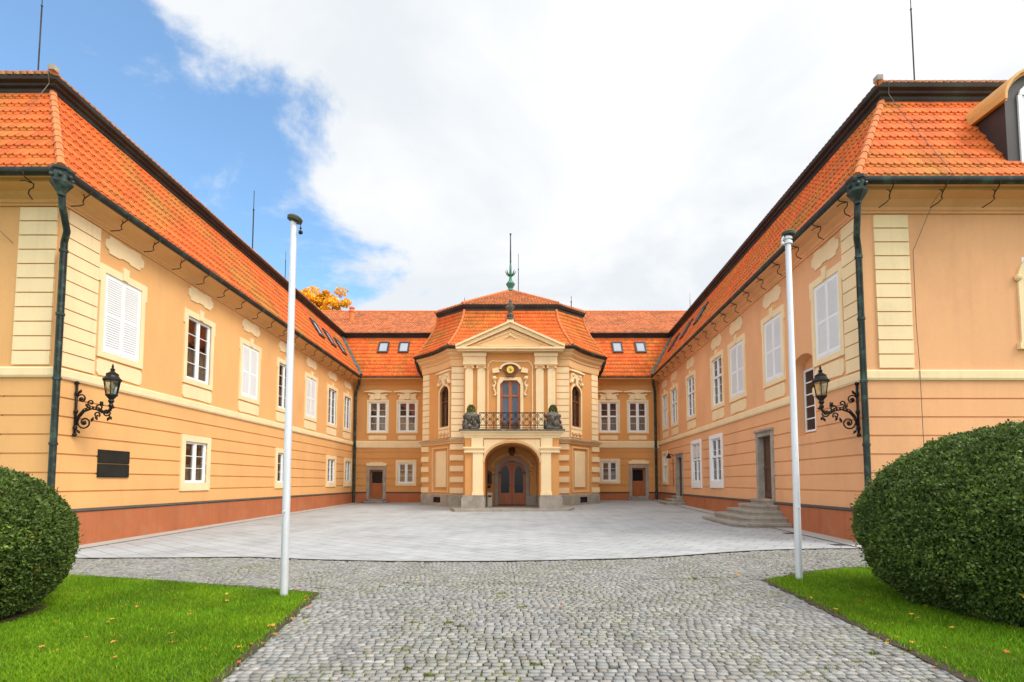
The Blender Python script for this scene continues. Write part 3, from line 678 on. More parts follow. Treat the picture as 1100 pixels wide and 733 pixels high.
# dormer
dm = MB(); df = Fr((12.03, 11.75), (14.43, 11.75)); DZ0, DZ1 = 9.0, 10.87
front = [(0, DZ0), (2.4, DZ0), (2.4, DZ1)]+arc(1.2, DZ1, 1.2, .75, 0, 180, 14)[1:-1]+[(0, DZ1)]
dm.fprism(df, front, -2.3, 0)
dor = dm.build('dormer', 'slate', RW)
s = MB()
oa = arc(1.2, DZ1-.02, 1.34, .90, 184, -4, 16); ia = arc(1.2, DZ1-.02, 1.22, .77, 184, -4, 16); i2 = arc(1.2, DZ1-.02, 1.28, .83, 184, -4, 16)
for i in range(16): s.fprism(df, [ia[i], oa[i], oa[i+1], ia[i+1]], -1.75, .08); s.fprism(df, [i2[i], oa[i], oa[i+1], i2[i+1]], .08, .16)
s.build('dormer_hood', 'hood', dor) if 'hood' in M else None
M['hood'] = mat('gilded_hood_boards', (.62, .33, .10), .6, .15, 2, .1, 20)
s.build('dormer_hood', 'hood', dor)
w = MB(); w.fbox(df, .30, .40, 9.20, 10.97, 0, .04); w.fbox(df, 2.0, 2.08, 9.20, 10.97, 0, .04); w.fbox(df, .40, 2.0, 9.20, 9.30, 0, .04)
w.fbox(df, .40, 2.0, 10.35, 10.42, 0, .04); w.fbox(df, .40, 2.0, 9.80, 9.84, 0, .04); w.fbox(df, 1.17, 1.23, 9.30, 10.95, 0, .045)
hd = arc(1.2, 10.97, .88, .42, 180, 0, 10); w.fprism(df, [(.32, 10.97)]+hd[1:-1]+[(2.08, 10.97)][::1], 0, .045)
w.build('dormer_window', 'white', dor)
p = MB(); p.fbox(df, .40, 2.0, 9.30, 10.96, 0, .015); p.build('pane', 'whiteblind', dor) if 'whiteblind' in M else None
M['whiteblind'] = mat('white_blind_glass', (.68, .69, .70), .2, .03, 2, .02, 20, spec=.6)
p.build('pane', 'whiteblind', dor)

# ================================================================== MAIN BUILDING
MN = thing('palace_building', (0, 36, 0.2), 'long ochre main palace block closing the court, low red doors and four roof skylights', 'palace')
fm = Fr((-10.9, 34.4), (10.1, 34.4)); X0 = -10.9
mw = [(-9.23, 0), (-7.2, 0), (6.67, 0), (8.65, 0)]
holes = [(x-X0-.64, x-X0+.64, 4.98, 7.06, .3, 1) for x, _ in mw]
mg = [(-7.24, 1.46, 2.86), (6.68, 1.60, 2.95)]
holes += [(x-X0-.56, x-X0+.56, a, b, .3, 1) for x, a, b in mg]
md = [(-9.27, .42, 2.38), (8.66, .58, 2.52)]
holes += [(x-X0-.46, x-X0+.46, a, b, .4, 1) for x, a, b in md]
mb = MB(); wall_facet(mb, fm, -.12, fm.L+.12, .84, 8.6, [h for h in holes], gz)
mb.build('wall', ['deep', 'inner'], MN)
mb = MB()
for a, b in ((0, md[0][0]-X0-.66), (md[0][0]-X0+.66, 4.9), (16.0, md[1][0]-X0-.66), (md[1][0]-X0+.66, fm.L)): mb.sweep([fm.xy(a), fm.xy(b)], [(-.02, -.2), (.055, -.2), (.055, .81), (-.02, .81)])
mb.build('plinth', 'plinth', MN)
mb = MB()
for a, b in ((0, md[0][0]-X0-.66), (md[0][0]-X0+.66, 4.9), (16.0, md[1][0]-X0-.66), (md[1][0]-X0+.66, fm.L)): mb.sweep([fm.xy(a), fm.xy(b)], PLCAP)
mb.build('plinth_cap', 'drain', MN)
mb = MB(); mb.sweep([fm.xy(0), fm.xy(fm.L)], [(-.02, 3.86), (.04, 3.87), (.07, 3.95), (.07, 4.30), (.05, 4.35), (-.02, 4.36)]); mb.build('string_course', 'cream', MN)
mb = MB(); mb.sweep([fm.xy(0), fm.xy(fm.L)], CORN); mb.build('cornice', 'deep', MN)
for x, _ in mw:
    u = x-X0; s = MB(); surround(s, fm, u-.64, u+.64, 4.98, 7.06, j=.11, top=.14, bot=.10, ears=False, key=False); s.build('window_surround', 'cream', MN)
    h = MB()                                        # hood: curved shelf on a scrolled keystone panel
    top = [(u-.95, 7.72)]+[(u-.95+1.9*i/10, 7.78+.10*math.sin(PI*i/10)) for i in range(11)]+[(u+.95, 7.72)]+[(u+.45, 7.72), (u+.3, 7.68), (u-.3, 7.68), (u-.45, 7.72)]
    h.fprism(fm, top[::-1], -.02, .13)
    h.fprism(fm, [(u-.62, 7.22), (u-.2, 7.22), (u-.2, 7.30), (u+.2, 7.30), (u+.2, 7.22), (u+.62, 7.22), (u+.55, 7.45), (u+.66, 7.62), (u-.66, 7.62), (u-.55, 7.45)], -.02, .05)
    h.fprism(fm, [(u-.14, 7.24), (u+.14, 7.24), (u+.2, 7.68), (u-.2, 7.68)], .0, .10)
    for sg in (-1, 1): h.ball(fm.p(u+sg*.6, 7.56, .07), .08, 0, 8)
    h.build('window_hood', 'cream', MN)
    c = MB(); cartouche(c, fm, u-.62, u+.62, 4.44, 4.74, .03, 1); c.build('stucco_panel', 'cream', MN)
    window(MN, fm, u-.64, u+.64, 4.98, 7.06, rows=4, transom=.52, fw=.10, mid=.12)
for x, a, b in mg:
    u = x-X0; s = MB(); surround(s, fm, u-.56, u+.56, a, b, j=.15, top=.2, bot=.16, ears=False, key=False); s.build('window_surround', 'cream', MN)
    window(MN, fm, u-.56, u+.56, a, b, rows=3, fw=.1, mid=.12)
for x, a, b in md:
    u = x-X0; doorcase(MN, fm, u-.46, u+.46, a, b, .2, .06, .25, False)
    c = MB(); c.fprism(fm, [(u-.68, b+.28), (u+.68, b+.28), (u+.70, b+.45), (u+.5, b+.47), (u+.4, b+.53), (u-.4, b+.53), (u-.5, b+.47), (u-.70, b+.45)], -.02, .07); c.build('stucco_panel', 'cream', MN)
    door_leaf(MN, fm, u-.46, u+.46, a+.02, b, -.22)
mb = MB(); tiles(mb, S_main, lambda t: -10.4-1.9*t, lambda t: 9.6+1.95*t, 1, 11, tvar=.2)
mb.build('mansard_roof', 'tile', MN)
band(MN, [(-12.3, 35.78), (11.7, 35.78)])
mb = MB(); S_mu = lambda u, t: (u, 35.46+5.6*t, z0+3.42*t)
tiles(mb, S_mu, lambda t: -20, lambda t: 20, 1, 16, tvar=.25)
up = mb.build('upper_roof', 'oldtile', MN)
mb = MB(); capline(mb, [(-20, 41.06, z0+3.44), (20, 41.06, z0+3.44)], .10, .4); mb.build('ridge_tile', 'ridge', up)
mb = MB(); mb.sweep([(-10.5, 34.4), (9.7, 34.4)], gutter_prof(.5, ZE-.02)); mb.build('gutter', 'gutter', MN, True, sharp=40)
for x0_, x1_ in ((-9.5, -8.75), (-8.05, -7.3), (7.1, 7.85), (8.75, 9.5)): skylight(MN, S_main, x0_, x1_, .58, .86)
mb = MB(); mb.lathe((-12.5, 38.5, 14.0), [(.19, 0), (.19, .75), (.24, .78), (.24, .9), (.16, .95), (.16, 1.05), (.24, 1.08), (.18, 1.2)], 10); mb.build('vent_pipe', 'ridge', MN, False)
rod(MN, (-3.5, 40.8, 15.4), 16.9, .03) if False else None

# ================================================================== ENTRANCE PAVILION
CX = -.1
PV = thing('entrance_pavilion', (0, 28, .2), 'central ochre entrance pavilion with pediment, arched portico and balcony', 'pavilion')
def mx(p): return (2*CX-p[0], p[1])
A0, A1, A2, A3, A4 = (-5.5, 34.4), (-5.5, 30.8), (-3.45, 28.4), (-2.72, 28.4), (-2.72, 28.1)
fc = Fr(A1, A2, .16); fcr = Fr(mx(A2), mx(A1), .16)
chL = [fc.xy(fc.L*i/6) for i in range(7)]; chR = [fcr.xy(fcr.L*i/6) for i in range(7)]
PATH = [A0]+chL+[A3, A4, mx(A4), mx(A3)]+chR+[mx(A0)]
PATHS = [A0]+chL+[A3, mx(A3)]+chR+[mx(A0)]
wm = MB()
ga = grooves(.9, 3.8, 1)
def chamfer(fr, flip):
    L = fr.L; U = (lambda u: L-u) if flip else (lambda u: u)
    def sp(a, b): a, b = U(a), U(b); return (min(a, b), max(a, b))
    w0, w1 = sp(1.72, 2.82); p0, p1 = sp(.98, 2.75)
    wall_facet(wm, fr, 0, L, .84, 9.1, [(w0, w1, 4.75, 7.15, .3, 1), (p0, p1, 1.0, 3.55, .06, 0)])
    for sgn in (-1, 1):
        um = (w0+w1)/2; hw = (w1-w0)/2
        pts = [(um+sgn*hw, 6.72)]+[(um+sgn*hw*math.cos(R(a)), 6.72+.43*math.sin(R(a))) for a in range(15, 91, 15)]+[(um+sgn*hw, 7.15)]
        wm.fprism(fr, pts if sgn < 0 else pts[::-1], -.2, .006)
    window(PV, fr, w0, w1, 4.75, 7.15, rows=4, wm='winframe', rec=.10, transom=.62, curtain=False)
    s = MB(); surround(s, fr, w0, w1, 4.75, 6.75, j=.12, top=.0, bot=.14, ears=False, key=False)
    oa = arc((w0+w1)/2, 6.72, .67, .56, 180, 0, 12); ia = arc((w0+w1)/2, 6.72, .55, .43, 180, 0, 12)
    for i in range(12): s.fprism(fr, [ia[i], oa[i], oa[i+1], ia[i+1]][::-1], -.02, .05)
    s.build('window_surround', 'cream', PV)
    s = MB(); um = (w0+w1)/2                        # shell and scroll head above, garland below
    s.fprism(fr, [(um-.78, 7.22), (um-.62, 7.5), (um-.7, 7.92), (um+.7, 7.92), (um+.62, 7.5), (um+.78, 7.22), (um+.5, 7.25), (um+.3, 7.42), (um-.3, 7.42), (um-.5, 7.25)][::-1], -.02, .05)
    s.fprism(fr, [(um-.85, 7.92), (um+.85, 7.92), (um+.8, 8.0), (um+.3, 8.05), (um-.3, 8.05), (um-.8, 8.0)], -.02, .14)
    for sg in (-1, 1):
        s.ball(fr.p(um+sg*.62, 7.3, .06), .12, 0, 8); s.ball(fr.p(um+sg*.42, 7.74, .06), .11, 0, 8); s.ball(fr.p(um+sg*.18, 7.55, .07), .09, 0, 8)
        s.tube([fr.p(um+sg*.6, 7.3, .08), fr.p(um+sg*.5, 7.5, .1), fr.p(um+sg*.3, 7.6, .1), fr.p(um+sg*.2, 7.78, .1)], .04, 6)
    s.fprism(fr, [(um-.12, 7.16), (um+.12, 7.16), (um+.16, 7.72), (um-.16, 7.72)], 0, .11)
    s.build('window_head', 'cream', PV)
    s = MB(); s.fbox(fr, w0-.12, w1+.12, 4.12, 4.58, -.02, .03, 0)
    for k in (-.42, 0, .42):
        s.ball(fr.p(um+k, 4.33, .04), .13, 1, 8, .2); 
        for sg in (-1, 1): s.ball(fr.p(um+k+sg*.14, 4.38, .035), .08, 1, 6)
    s.build('garland_panel', ['cream', 'peach'], PV)
    q0, q1 = sp(.05, .62); s = MB(); quoins(s, fr, q0, q1, 4.05, 8.12, 11, .05, .04); s.build('quoin_strip', 'cream', PV)
    # ground floor: cream bands and a framed panel
    a0, a1 = sp(-.03, .62)
    for k in range(5): z = .92+k*.615; s = MB(); s.fbox(fr, a0, a1, z, z+.31, -.02, .06); s.build('rustic_band', 'cream', PV)
    s = MB(); r0, r1 = p0+.12, p1-.12
    for pad, o in ((0, .0),):
        s.fbox(fr, p0-.05, p0+.06, .95, 3.6, -.07, .03); s.fbox(fr, p1-.06, p1+.05, .95, 3.6, -.07, .03)
        s.fbox(fr, p0+.06, p1-.06, 3.5, 3.6, -.07, .03); s.fbox(fr, p0+.06, p1-.06, .95, 1.05, -.07, .03)
    s.build('panel_moulding', 'peach', PV)
    s = MB(); s.fbox(fr, p0+.30, p1-.30, 1.25, 3.35, -.07, .0); o = s.build('stucco_panel', 'cream', PV)
    v0, v1 = sp(1.2, 1.95)
    b = MB(); b.fbox(fr, v0, v1, .36, .68, .05, .085); b.build('basement_vent', 'darkpane', PV)
chamfer(fc, False); chamfer(fcr, True)
f1 = Fr(A2, A3); f1r = Fr(mx(A3), mx(A2)); fcen = Fr(A4, mx(A4))
for f in (f1, f1r):
    wall_facet(wm, f, 0, f.L, .84, 9.1, [])
    s = MB(); quoins(s, f, .0, f.L, 4.05, 8.12, 11, .04, .04); s.build('quoin_strip', 'cream', PV)
    for k in range(5): z = .92+k*.615; s = MB(); s.fbox(f, -.06, f.L-.02, z, z+.31, -.02, .06); s.build('rustic_band', 'cream', PV)
for a, b in ((A0, A1), (mx(A1), mx(A0)), (A3, A4), (mx(A4), mx(A3))):
    f = Fr(a, b); wall_facet(wm, f, 0, f.L, .84, 9.1, [])
CU = fcen.L/2; uc = lambda x: CU+(x-CX)
BD0, BD1 = CU-.57, CU+.57
DX0, DX1 = uc(-.77), uc(.77)
wall_facet(wm, fcen, 0, fcen.L, .2, 9.0, [(BD0, BD1, 4.2, 7.28, .35, 1), (DX0, DX1, .2, 2.75, .3, 1)])
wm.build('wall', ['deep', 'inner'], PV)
s = MB()
for pp in (PATH[:10]+[(CX-1.0, 28.1)], [(CX+1.0, 28.1)]+PATH[10:]): s.sweep(pp, [(-.02, -.2), (.07, -.2), (.07, .80), (.04, .84), (-.02, .84)])
s.build('stone_base', 'stone', PV)
s = MB(); s.sweep(PATHS, [(-.02, 3.72), (.08, 3.74), (.1, 3.84), (.18, 3.88), (.2, 3.93), (-.02, 3.93)]); s.build('string_course', 'peach', PV)
s = MB(); s.sweep(PATHS, [(-.02, 3.935), (.22, 3.935), (.22, 3.97), (-.02, 4.03)]); s.build('coping', 'stone', PV)
s = MB(); s.sweep(PATHS, [(-.02, 8.14), (.05, 8.14), (.07, 8.25), (.07, 8.52), (.12, 8.56), (.14, 8.66), (.27, 8.80), (.30, 8.9), (.40, 8.98), (.40, 9.08), (-.02, 9.08)]); s.build('cornice', 'peach', PV)
# pavilion gutter only on the chamfers and sides
for side in (0, 1):
    pts = ([A0]+chL+[A3]) if side == 0 else ([mx(A3)]+chR+[mx(A0)])
    s = MB(); s.sweep(pts, gutter_prof(.5, 9.20)); s.build('gutter', 'gutter', PV, True, sharp=40)
    x = -5.95 if side == 0 else 2*CX+5.95
    s = MB(); s.tube([(x, 30.7, 9.0), (x+.12*(1 if side == 0 else -1), 31.2, 8.5), (x+.3*(1 if side == 0 else -1), 32.6, 8.1), (x+.33*(1 if side == 0 else -1), 33.7, 7.9)], .10, 8); s.build('downpipe', 'gutter', PV, True)
# pilasters, entablature blocks, centre panel
for xa in (-2.56, -1.88, 1.42, 2.08):
    x0_, x1_ = xa+CX+.03, xa+CX+.46
    s = MB(); u0_, u1_ = uc(x0_), uc(x1_)
    s.fbox(fcen, u0_, u1_, 4.2, 7.98, -.02, .09); s.fbox(fcen, u0_-.05, u1_+.05, 4.2, 4.5, -.02, .13)
    pil = s.build('pilaster', 'cream', PV)
    c = MB(); c.fbox(fcen, u0_-.03, u1_+.03, 7.98, 8.06, -.02, .13); c.fbox(fcen, u0_-.07, u1_+.07, 8.06, 8.12, -.02, .17)
    for q in (u0_, u1_): c.ball(fcen.p(q, 7.98, .12), .085, 0, 8)
    c.build('capital', 'peach', pil)
for x0_, x1_ in ((-2.66, -1.36), (1.36, 2.66)):
    s = MB(); u0_, u1_ = uc(x0_+CX), uc(x1_+CX); s.fbox(fcen, u0_, u1_, 8.14, 8.26, -.02, .20); s.fbox(fcen, u0_+.02, u1_-.02, 8.26, 8.62, -.02, .17)
    s.fbox(fcen, u0_-.02, u1_+.02, 8.62, 8.82, -.02, .24); s.build('entablature_block', 'cream', PV)
s = MB(); a, b = uc(CX-1.28), uc(CX+1.28)
for p, q, z0_, z1_ in ((a, a+.06, 4.2, 7.9), (b-.06, b, 4.2, 7.9), (a+.38, b-.38, 8.34, 8.40)): s.fbox(fcen, p, q, z0_, z1_, -.02, .04)
for (ua, ub) in ((a, a+.38), (b, b-.38)):
    ar = [(ua+(ub-ua)*(1-math.cos(R(t))), 7.9+.5*math.sin(R(t))) for t in range(0, 91, 15)]
    s.tube([fcen.p(u, z, .02) for u, z in ar], .04, 6)
s.build('panel_moulding', 'cream', PV)
# balcony door with its cream surround, hood and gilt roundel
dr = window(PV, fcen, BD0, BD1, 4.2, 7.28, rows=1, wm='wood', rec=.10, transom=.72, fw=.11, mid=.14, curtain=False, gm='blueglass', name='balcony_door')
s = MB(); s.fbox(fcen, BD0+.11, BD1-.11, 4.25, 4.9, -.17, -.12); s.build('door_panel', 'darkwood', dr)
s = MB(); s.fbox(fcen, BD0-.17, BD0, 4.2, 7.05, -.02, .06); s.fbox(fcen, BD1, BD1+.17, 4.2, 7.05, -.02, .06)
s.fprism(fcen, [(BD0-.17, 7.05), (BD0, 7.05), (BD0+.2, 7.28), (BD1-.2, 7.28), (BD1, 7.05), (BD1+.17, 7.05), (BD1+.02, 7.45), (BD0-.02, 7.45)][::1], -.02, .06)
for k, u in ((-1, BD0), (1, BD1)):
    s.fprism(fcen, [(u, 7.05), (u-k*.2, 7.28), (u, 7.28)] if k < 0 else [(u, 7.05), (u, 7.28), (u-k*.2, 7.28)], -.2, .058)
    s.ball(fcen.p(u+k*.32, 7.40, .06), .13, 0, 8); s.ball(fcen.p(u+k*.36, 6.95, .05), .085, 0, 8); s.ball(fcen.p(u+k*.28, 6.45, .05), .07, 0, 8)
    s.tube([fcen.p(u+k*.22, 6.5, .05), fcen.p(u+k*.36, 6.8, .07), fcen.p(u+k*.25, 7.1, .07), fcen.p(u+k*.40, 7.4, .07)], .045, 6)
    s.fprism(fcen, [(u+k*.02, 7.72), (u+k*.42, 7.66), (u+k*.44, 7.9), (u+k*.1, 8.0)][::(1 if k > 0 else -1)], -.02, .18)
s.build('door_surround', 'cream', PV)
s = MB(); oa = arc(CU, 7.85, .62, .42, 175, 5, 14); ia = arc(CU, 7.85, .50, .32, 175, 5, 14)
for i in range(14): s.fprism(fcen, [ia[i], oa[i], oa[i+1], ia[i+1]][::-1], -.02, .22)
s.build('curved_hood', 'cream', PV)
s = MB(); cz = 7.84
s.fprism(fcen, [(CU+(.36+.06*math.cos(6*R(a)))*math.cos(R(a)), cz+(.40+.06*math.cos(6*R(a)))*math.sin(R(a))) for a in range(0, 360, 10)], -.02, .14)
car = s.build('shield_cartouche', 'cartbrown', PV)
s = MB(); s.fprism(fcen, arc(CU, cz+.02, .2, .21, 0, 345, 23), .14, .19); s.build('gilt_disc', 'gold', car)
s = MB(); s.fprism(fcen, [(CU-.02, cz-.08), (CU+.10, cz-.02), (CU+.07, cz+.04), (CU+.02, cz+.02), (CU+.0, cz+.12), (CU-.05, cz+.1)], .19, .205); s.build('emblem', 'patina', car)
# pediment
s = MB(); pf = Fr((CX-2.95, 27.78), (CX+2.95, 27.78)); W = 5.9
s.fprism(pf, [(.25, 9.0), (W-.25, 9.0), (W/2, 10.15)], -1.6, .0)
ped = s.build('pediment', 'peach', PV)
s = MB(); s.fbox(pf, -.02, W+.02, 8.86, 8.96, -.4, .12); s.fbox(pf, -.08, W+.08, 8.96, 9.07, -.4, .24); s.build('pediment_cornice', 'cream', ped)
s = MB()
for k in (0, 1):
    P = [(-.10, 9.07), (.35, 9.07), (W/2, 10.20), (W/2, 10.45)]; Q = [(-.1, 9.075), (-.1, 9.20), (W/2, 10.55), (W/2, 10.45)]
    if k: P = [(W-u, z) for u, z in P][::-1]; Q = [(W-u, z) for u, z in Q][::-1]
    s.fprism(pf, P if not k else P, -1.8, .14); s.fprism(pf, [(q[0], q[1]+.003) for q in Q][::-1], -1.8, .26)
s.build('raking_cornice', 'cream', ped)
s = MB(); T = [(1.35, 9.18), (1.15, 9.3), (W/2-.3, 9.85), (W/2, 9.98), (W/2+.3, 9.85), (W-1.15, 9.3), (W-1.35, 9.18)]
s.tube([pf.p(u, z, .02) for u, z in T]+[pf.p(1.35, 9.18, .02)], .03, 6); s.tube([pf.p(W/2-.3, 9.6, .02), pf.p(W/2, 9.78, .04), pf.p(W/2+.3, 9.6, .02)], .035, 6); s.ball(pf.p(W/2, 9.78, .04), .09, 0, 8)
s.build('tympanum_moulding', 'cream', ped)
s = MB(); s.box(CX-.2, CX+.2, 27.7, 28.1, 10.38, 10.66); s.build('urn_block', 'cream', ped)
s = MB(); s.lathe((CX, 27.9, 10.66), [(.27, 0), (.27, .08), (.16, .14), (.22, .30), (.12, .36), (.09, .42), (.12, .50), (.25, .72), (.26, .80), (.16, .86), (.18, .92), (.08, 1.02), (.10, 1.08), (.03, 1.22)], 12)
for k in range(8): a = k*PI/4; s.ball((CX+.22*math.cos(a), 27.9+.22*math.sin(a), 11.42), .06, 0, 6)
s.build('stone_urn', 'stonedark', PV, True, sharp=35)
# pavilion roof
ET = 9.24; E = [(-5.95, 35.5), (-5.95, 30.62), (-3.62, 27.92)]; TT = [(-4.65, 36.2), (-4.65, 31.0), (-2.85, 29.5)]; ZP = 11.78
def loft(a, b, c, d, zb, zt):
    A, B, C_, D_ = map(Vector, (a, b, c, d)); Ln = (B-A).length
    def S(u, t):
        s_ = u/Ln; h = 1-(1-t)**1.55; p = A.lerp(B, s_); q = C_.lerp(D_, s_); r = p.lerp(q, h); return (r.x, r.y, zb+(zt-zb)*t)
    return S, Ln
mb = MB(); caps = []
for flip in (0, 1):
    f = mx if flip else (lambda p: p)
    for i in (0, 1):
        a, b, c, d = f(E[i]), f(E[i+1]), f(TT[i]), f(TT[i+1])
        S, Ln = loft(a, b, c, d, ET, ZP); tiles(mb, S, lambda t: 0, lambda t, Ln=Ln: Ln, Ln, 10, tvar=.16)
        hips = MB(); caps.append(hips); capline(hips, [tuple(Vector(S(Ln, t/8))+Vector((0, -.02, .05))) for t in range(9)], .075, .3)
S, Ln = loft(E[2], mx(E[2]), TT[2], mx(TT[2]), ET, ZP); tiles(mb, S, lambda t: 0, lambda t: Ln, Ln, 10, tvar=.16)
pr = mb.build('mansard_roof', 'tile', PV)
for hips in caps: hips.build('ridge_tile', 'ridge', pr)
s = MB(); bp = [(-4.62, 36.0), (-4.62, 31.02), (-2.84, 29.52)]; bpath = bp+[mx(bp[2]), mx(bp[1]), mx(bp[0])]
s.sweep(bpath, [(-.3, ZP-.05), (.03, ZP-.05), (.05, ZP+.02), (.05, ZP+.12), (.14, ZP+.2), (.18, ZP+.34), (-.3, ZP+.34)]); s.build('mansard_cornice', 'band', PV)
mb = MB(); caps = []; AP = (CX, 33.2); zb, zt = ZP+.35, 14.46
UE = [(-4.85, 36.5), (-4.85, 30.95), (-2.95, 29.3)]; UE = UE+[mx(UE[2]), mx(UE[1]), mx(UE[0])]
for i in range(5):
    A_, B_ = Vector(UE[i]), Vector(UE[i+1]); Ln = (B_-A_).length; MD = (A_+B_)/2; ap = Vector(AP); D_ = (B_-A_)/Ln
    foot = (ap-A_).dot(D_)
    def S(u, t, A_=A_, D_=D_, foot=foot, ap=ap): p = A_+D_*u; r = p+(ap-(A_+D_*foot))*t; return (r.x, r.y, zb+(zt-zb)*t)
    tiles(mb, S, lambda t, foot=foot: foot*t, lambda t, foot=foot, Ln=Ln: Ln+(foot-Ln)*t, Ln, 14, tvar=.2)
    hips = MB()
    if i < 4: caps.append(hips); capline(hips, [(B_.x, B_.y, zb+.05), (AP[0], AP[1], zt)], .08, .3)
u_ = mb.build('upper_roof', 'oldtile', PV)
for hips in caps: hips.build('ridge_tile', 'ridge', u_)
s = MB(); s.lathe((AP[0], AP[1], 14.36), [(.32, 0), (.24, .12), (.14, .22), (.27, .42), (.31, .52), (.24, .62), (.11, .80), (.08, 1.05), (.16, 1.15), (.09, 1.22), (.08, 1.5), (.07, 1.75), (.05, 2.0)], 12)
for k in range(8): a = k*PI/4; s.tube([(AP[0]+.1*math.cos(a), AP[1]+.1*math.sin(a), 15.46), (AP[0]+.25*math.cos(a), AP[1]+.25*math.sin(a), 15.56), (AP[0]+.36*math.cos(a), AP[1]+.36*math.sin(a), 15.78)], [.05, .045, .02], 6)
fin = s.build('roof_finial', 'patina', PV, True, sharp=40)
s = MB(); s.tube([(AP[0], AP[1], 16.26), (AP[0], AP[1], 18.35)], [.055, .035], 8); s.ball((AP[0], AP[1], 18.35), .07, 0, 8); s.build('spike', 'gutter', fin)
for p, z in (((.45, 34.5, 13.6), 17.6), ((-3.0, 31.2, 12.4), 13.2), ((3.75, 31.2, 12.0), 13.3)): rod(PV, p, z, .03)
# portico
YF = 24.8; pw = 2.32; HW = 1.36; SZ, AR = 2.5, 1.0; gp = .26
ptc = MB(); pfr = Fr((-pw, YF), (pw, YF)); PW = 2*pw; pc = pw
N = 20; ar = arc(pc, SZ, HW, AR, 180, 0, N); ZTOP = 3.72
ptc.fbox(pfr, 0, pc-HW, .15, SZ, -3.2, 0); ptc.fbox(pfr, pc+HW, PW, .15, SZ, -3.2, 0)
ptc.fprism(pfr, [(0, SZ), (pc-HW, SZ), (pc-HW, ZTOP), (0, ZTOP)], -3.2, 0); ptc.fprism(pfr, [(pc+HW, SZ), (PW, SZ), (PW, ZTOP), (pc+HW, ZTOP)], -3.2, 0)
for i in range(N): a, b = ar[i], ar[i+1]; ptc.fprism(pfr, [a, b, (b[0], ZTOP), (a[0], ZTOP)], -3.2, 0)
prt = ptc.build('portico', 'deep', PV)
for k in (-1, 1):
    s = MB()
    def bx(u0, u1, z0, z1, o): 
        a, b = pc+k*u0, pc+k*u1; s.fbox(pfr, min(a, b), max(a, b), z0, z1, -.02, o)
    bx(1.43, 1.93, .9, 3.0, .08); bx(1.40, 1.97, .9, 1.06, .12); bx(1.38, 2.36, 3.0, 3.07, .13); bx(1.40, 2.34, 3.07, 3.2, .09); bx(1.36, 2.40, 3.2, 3.28, .16); bx(1.43, 2.0, 3.28, ZTOP, .09)
    s.build('pilaster', 'cream', prt)
s = MB(); oa = arc(pc, SZ, HW+.03, AR+.13, 180, 0, N); 
sa = arc(pc, SZ, 1.40, AR+.15, 180, 0, N)
for i in range(N):
    a, b = sa[i], sa[i+1]
    if max(a[1], b[1]) < SZ+.3: continue
    s.fprism(pfr, [(a[0], max(a[1], SZ+.3)), (b[0], max(b[1], SZ+.3)), (b[0], 3.64), (a[0], 3.64)], -.01, .03)
s.build('spandrel_panel', 'cream', prt)
s = MB(); ia = arc(pc, SZ, HW, AR, 180, 0, N); o2 = arc(pc, SZ, HW+.11, AR+.13, 180, 0, N); o3 = arc(pc, SZ, HW+.06, AR+.07, 180, 0, N)
for i in range(N):
    s.fprism(pfr, [ia[i], o2[i], o2[i+1], ia[i+1]][::-1], -.015, .055); s.fprism(pfr, [o3[i], o2[i], o2[i+1], o3[i+1]][::-1], .0, .085)
s.build('archivolt', 'peach', prt)
for k in (-1, 1):
    s = MB()
    a, b = pc+k*1.36, pc+k*2.42; s.fbox(pfr, min(a, b)-(.02 if k > 0 else .06), max(a, b)+(.06 if k > 0 else .02), .1, .78, -3.0, .14); s.fbox(pfr, min(a, b), max(a, b), .78, .90, -.5, .10)
    s.build('pier_base', 'stone', prt)
sl = [(-pw, 28.1), (-pw, YF), (pw, YF), (pw, 28.1)]
s = MB(); s.sweep(sl, [(-.3, ZTOP), (.04, ZTOP), (.06, 3.82), (.10, 3.86), (.12, 3.94), (.22, 4.0), (.24, 4.06), (-.3, 4.06)]); s.box(-pw, pw, YF, 28.1, 3.80, 4.05); s.build('balcony_cornice', 'cream', prt)
s = MB(); s.zprism([(-pw-.28, YF-.28), (pw+.28, YF-.28), (pw+.28, 28.0), (-pw-.28, 28.0)], 4.062, 4.15); s.build('balcony_slab', 'stonedark', prt)
s = MB()
s.zprism([(-3.15, 28), (-3.15, 25.6), (-2.75, 24.25), (2.75, 24.25), (3.15, 25.6), (3.15, 28)], .0, gp); s.build('portico_step', 'stone', prt)
# doorway inside the portico
fd = Fr((CX-3, 28.1), (CX+3, 28.1)); dc = 3.1 - .0; 
s = MB(); s.fbox(fd, dc-.96, dc-.77, gp, 2.02, -.02, .10); s.fbox(fd, dc+.77, dc+.96, gp, 2.02, -.02, .10)
oa = arc(dc, 2.02, .96, .92, 180, 0, 16); ia = arc(dc, 2.02, .77, .73, 180, 0, 16)
for i in range(16): s.fprism(fd, [ia[i], oa[i], oa[i+1], ia[i+1]][::-1], -.02, .10)
s.build('door_surround', 'stone', PV)
s = MB(); m1 = arc(dc, 2.1, 1.18, 1.05, 165, 15, 14)
s.tube([fd.p(u, z, .03) for u, z in m1], .05, 6)
for k in (-1, 1): s.ball(fd.p(dc+k*1.12, 2.45, .04), .13, 0, 8); s.ball(fd.p(dc+k*1.05, 2.05, .04), .09, 0, 8)
s.ball(fd.p(dc, 3.18, .05), .17, 1, 10, .2); s.ball(fd.p(dc, 3.3, -.0), .22, 1, 10, .2, (1, .4, 1))
s.build('doorway_stucco', ['peach', 'cartbrown'], PV)
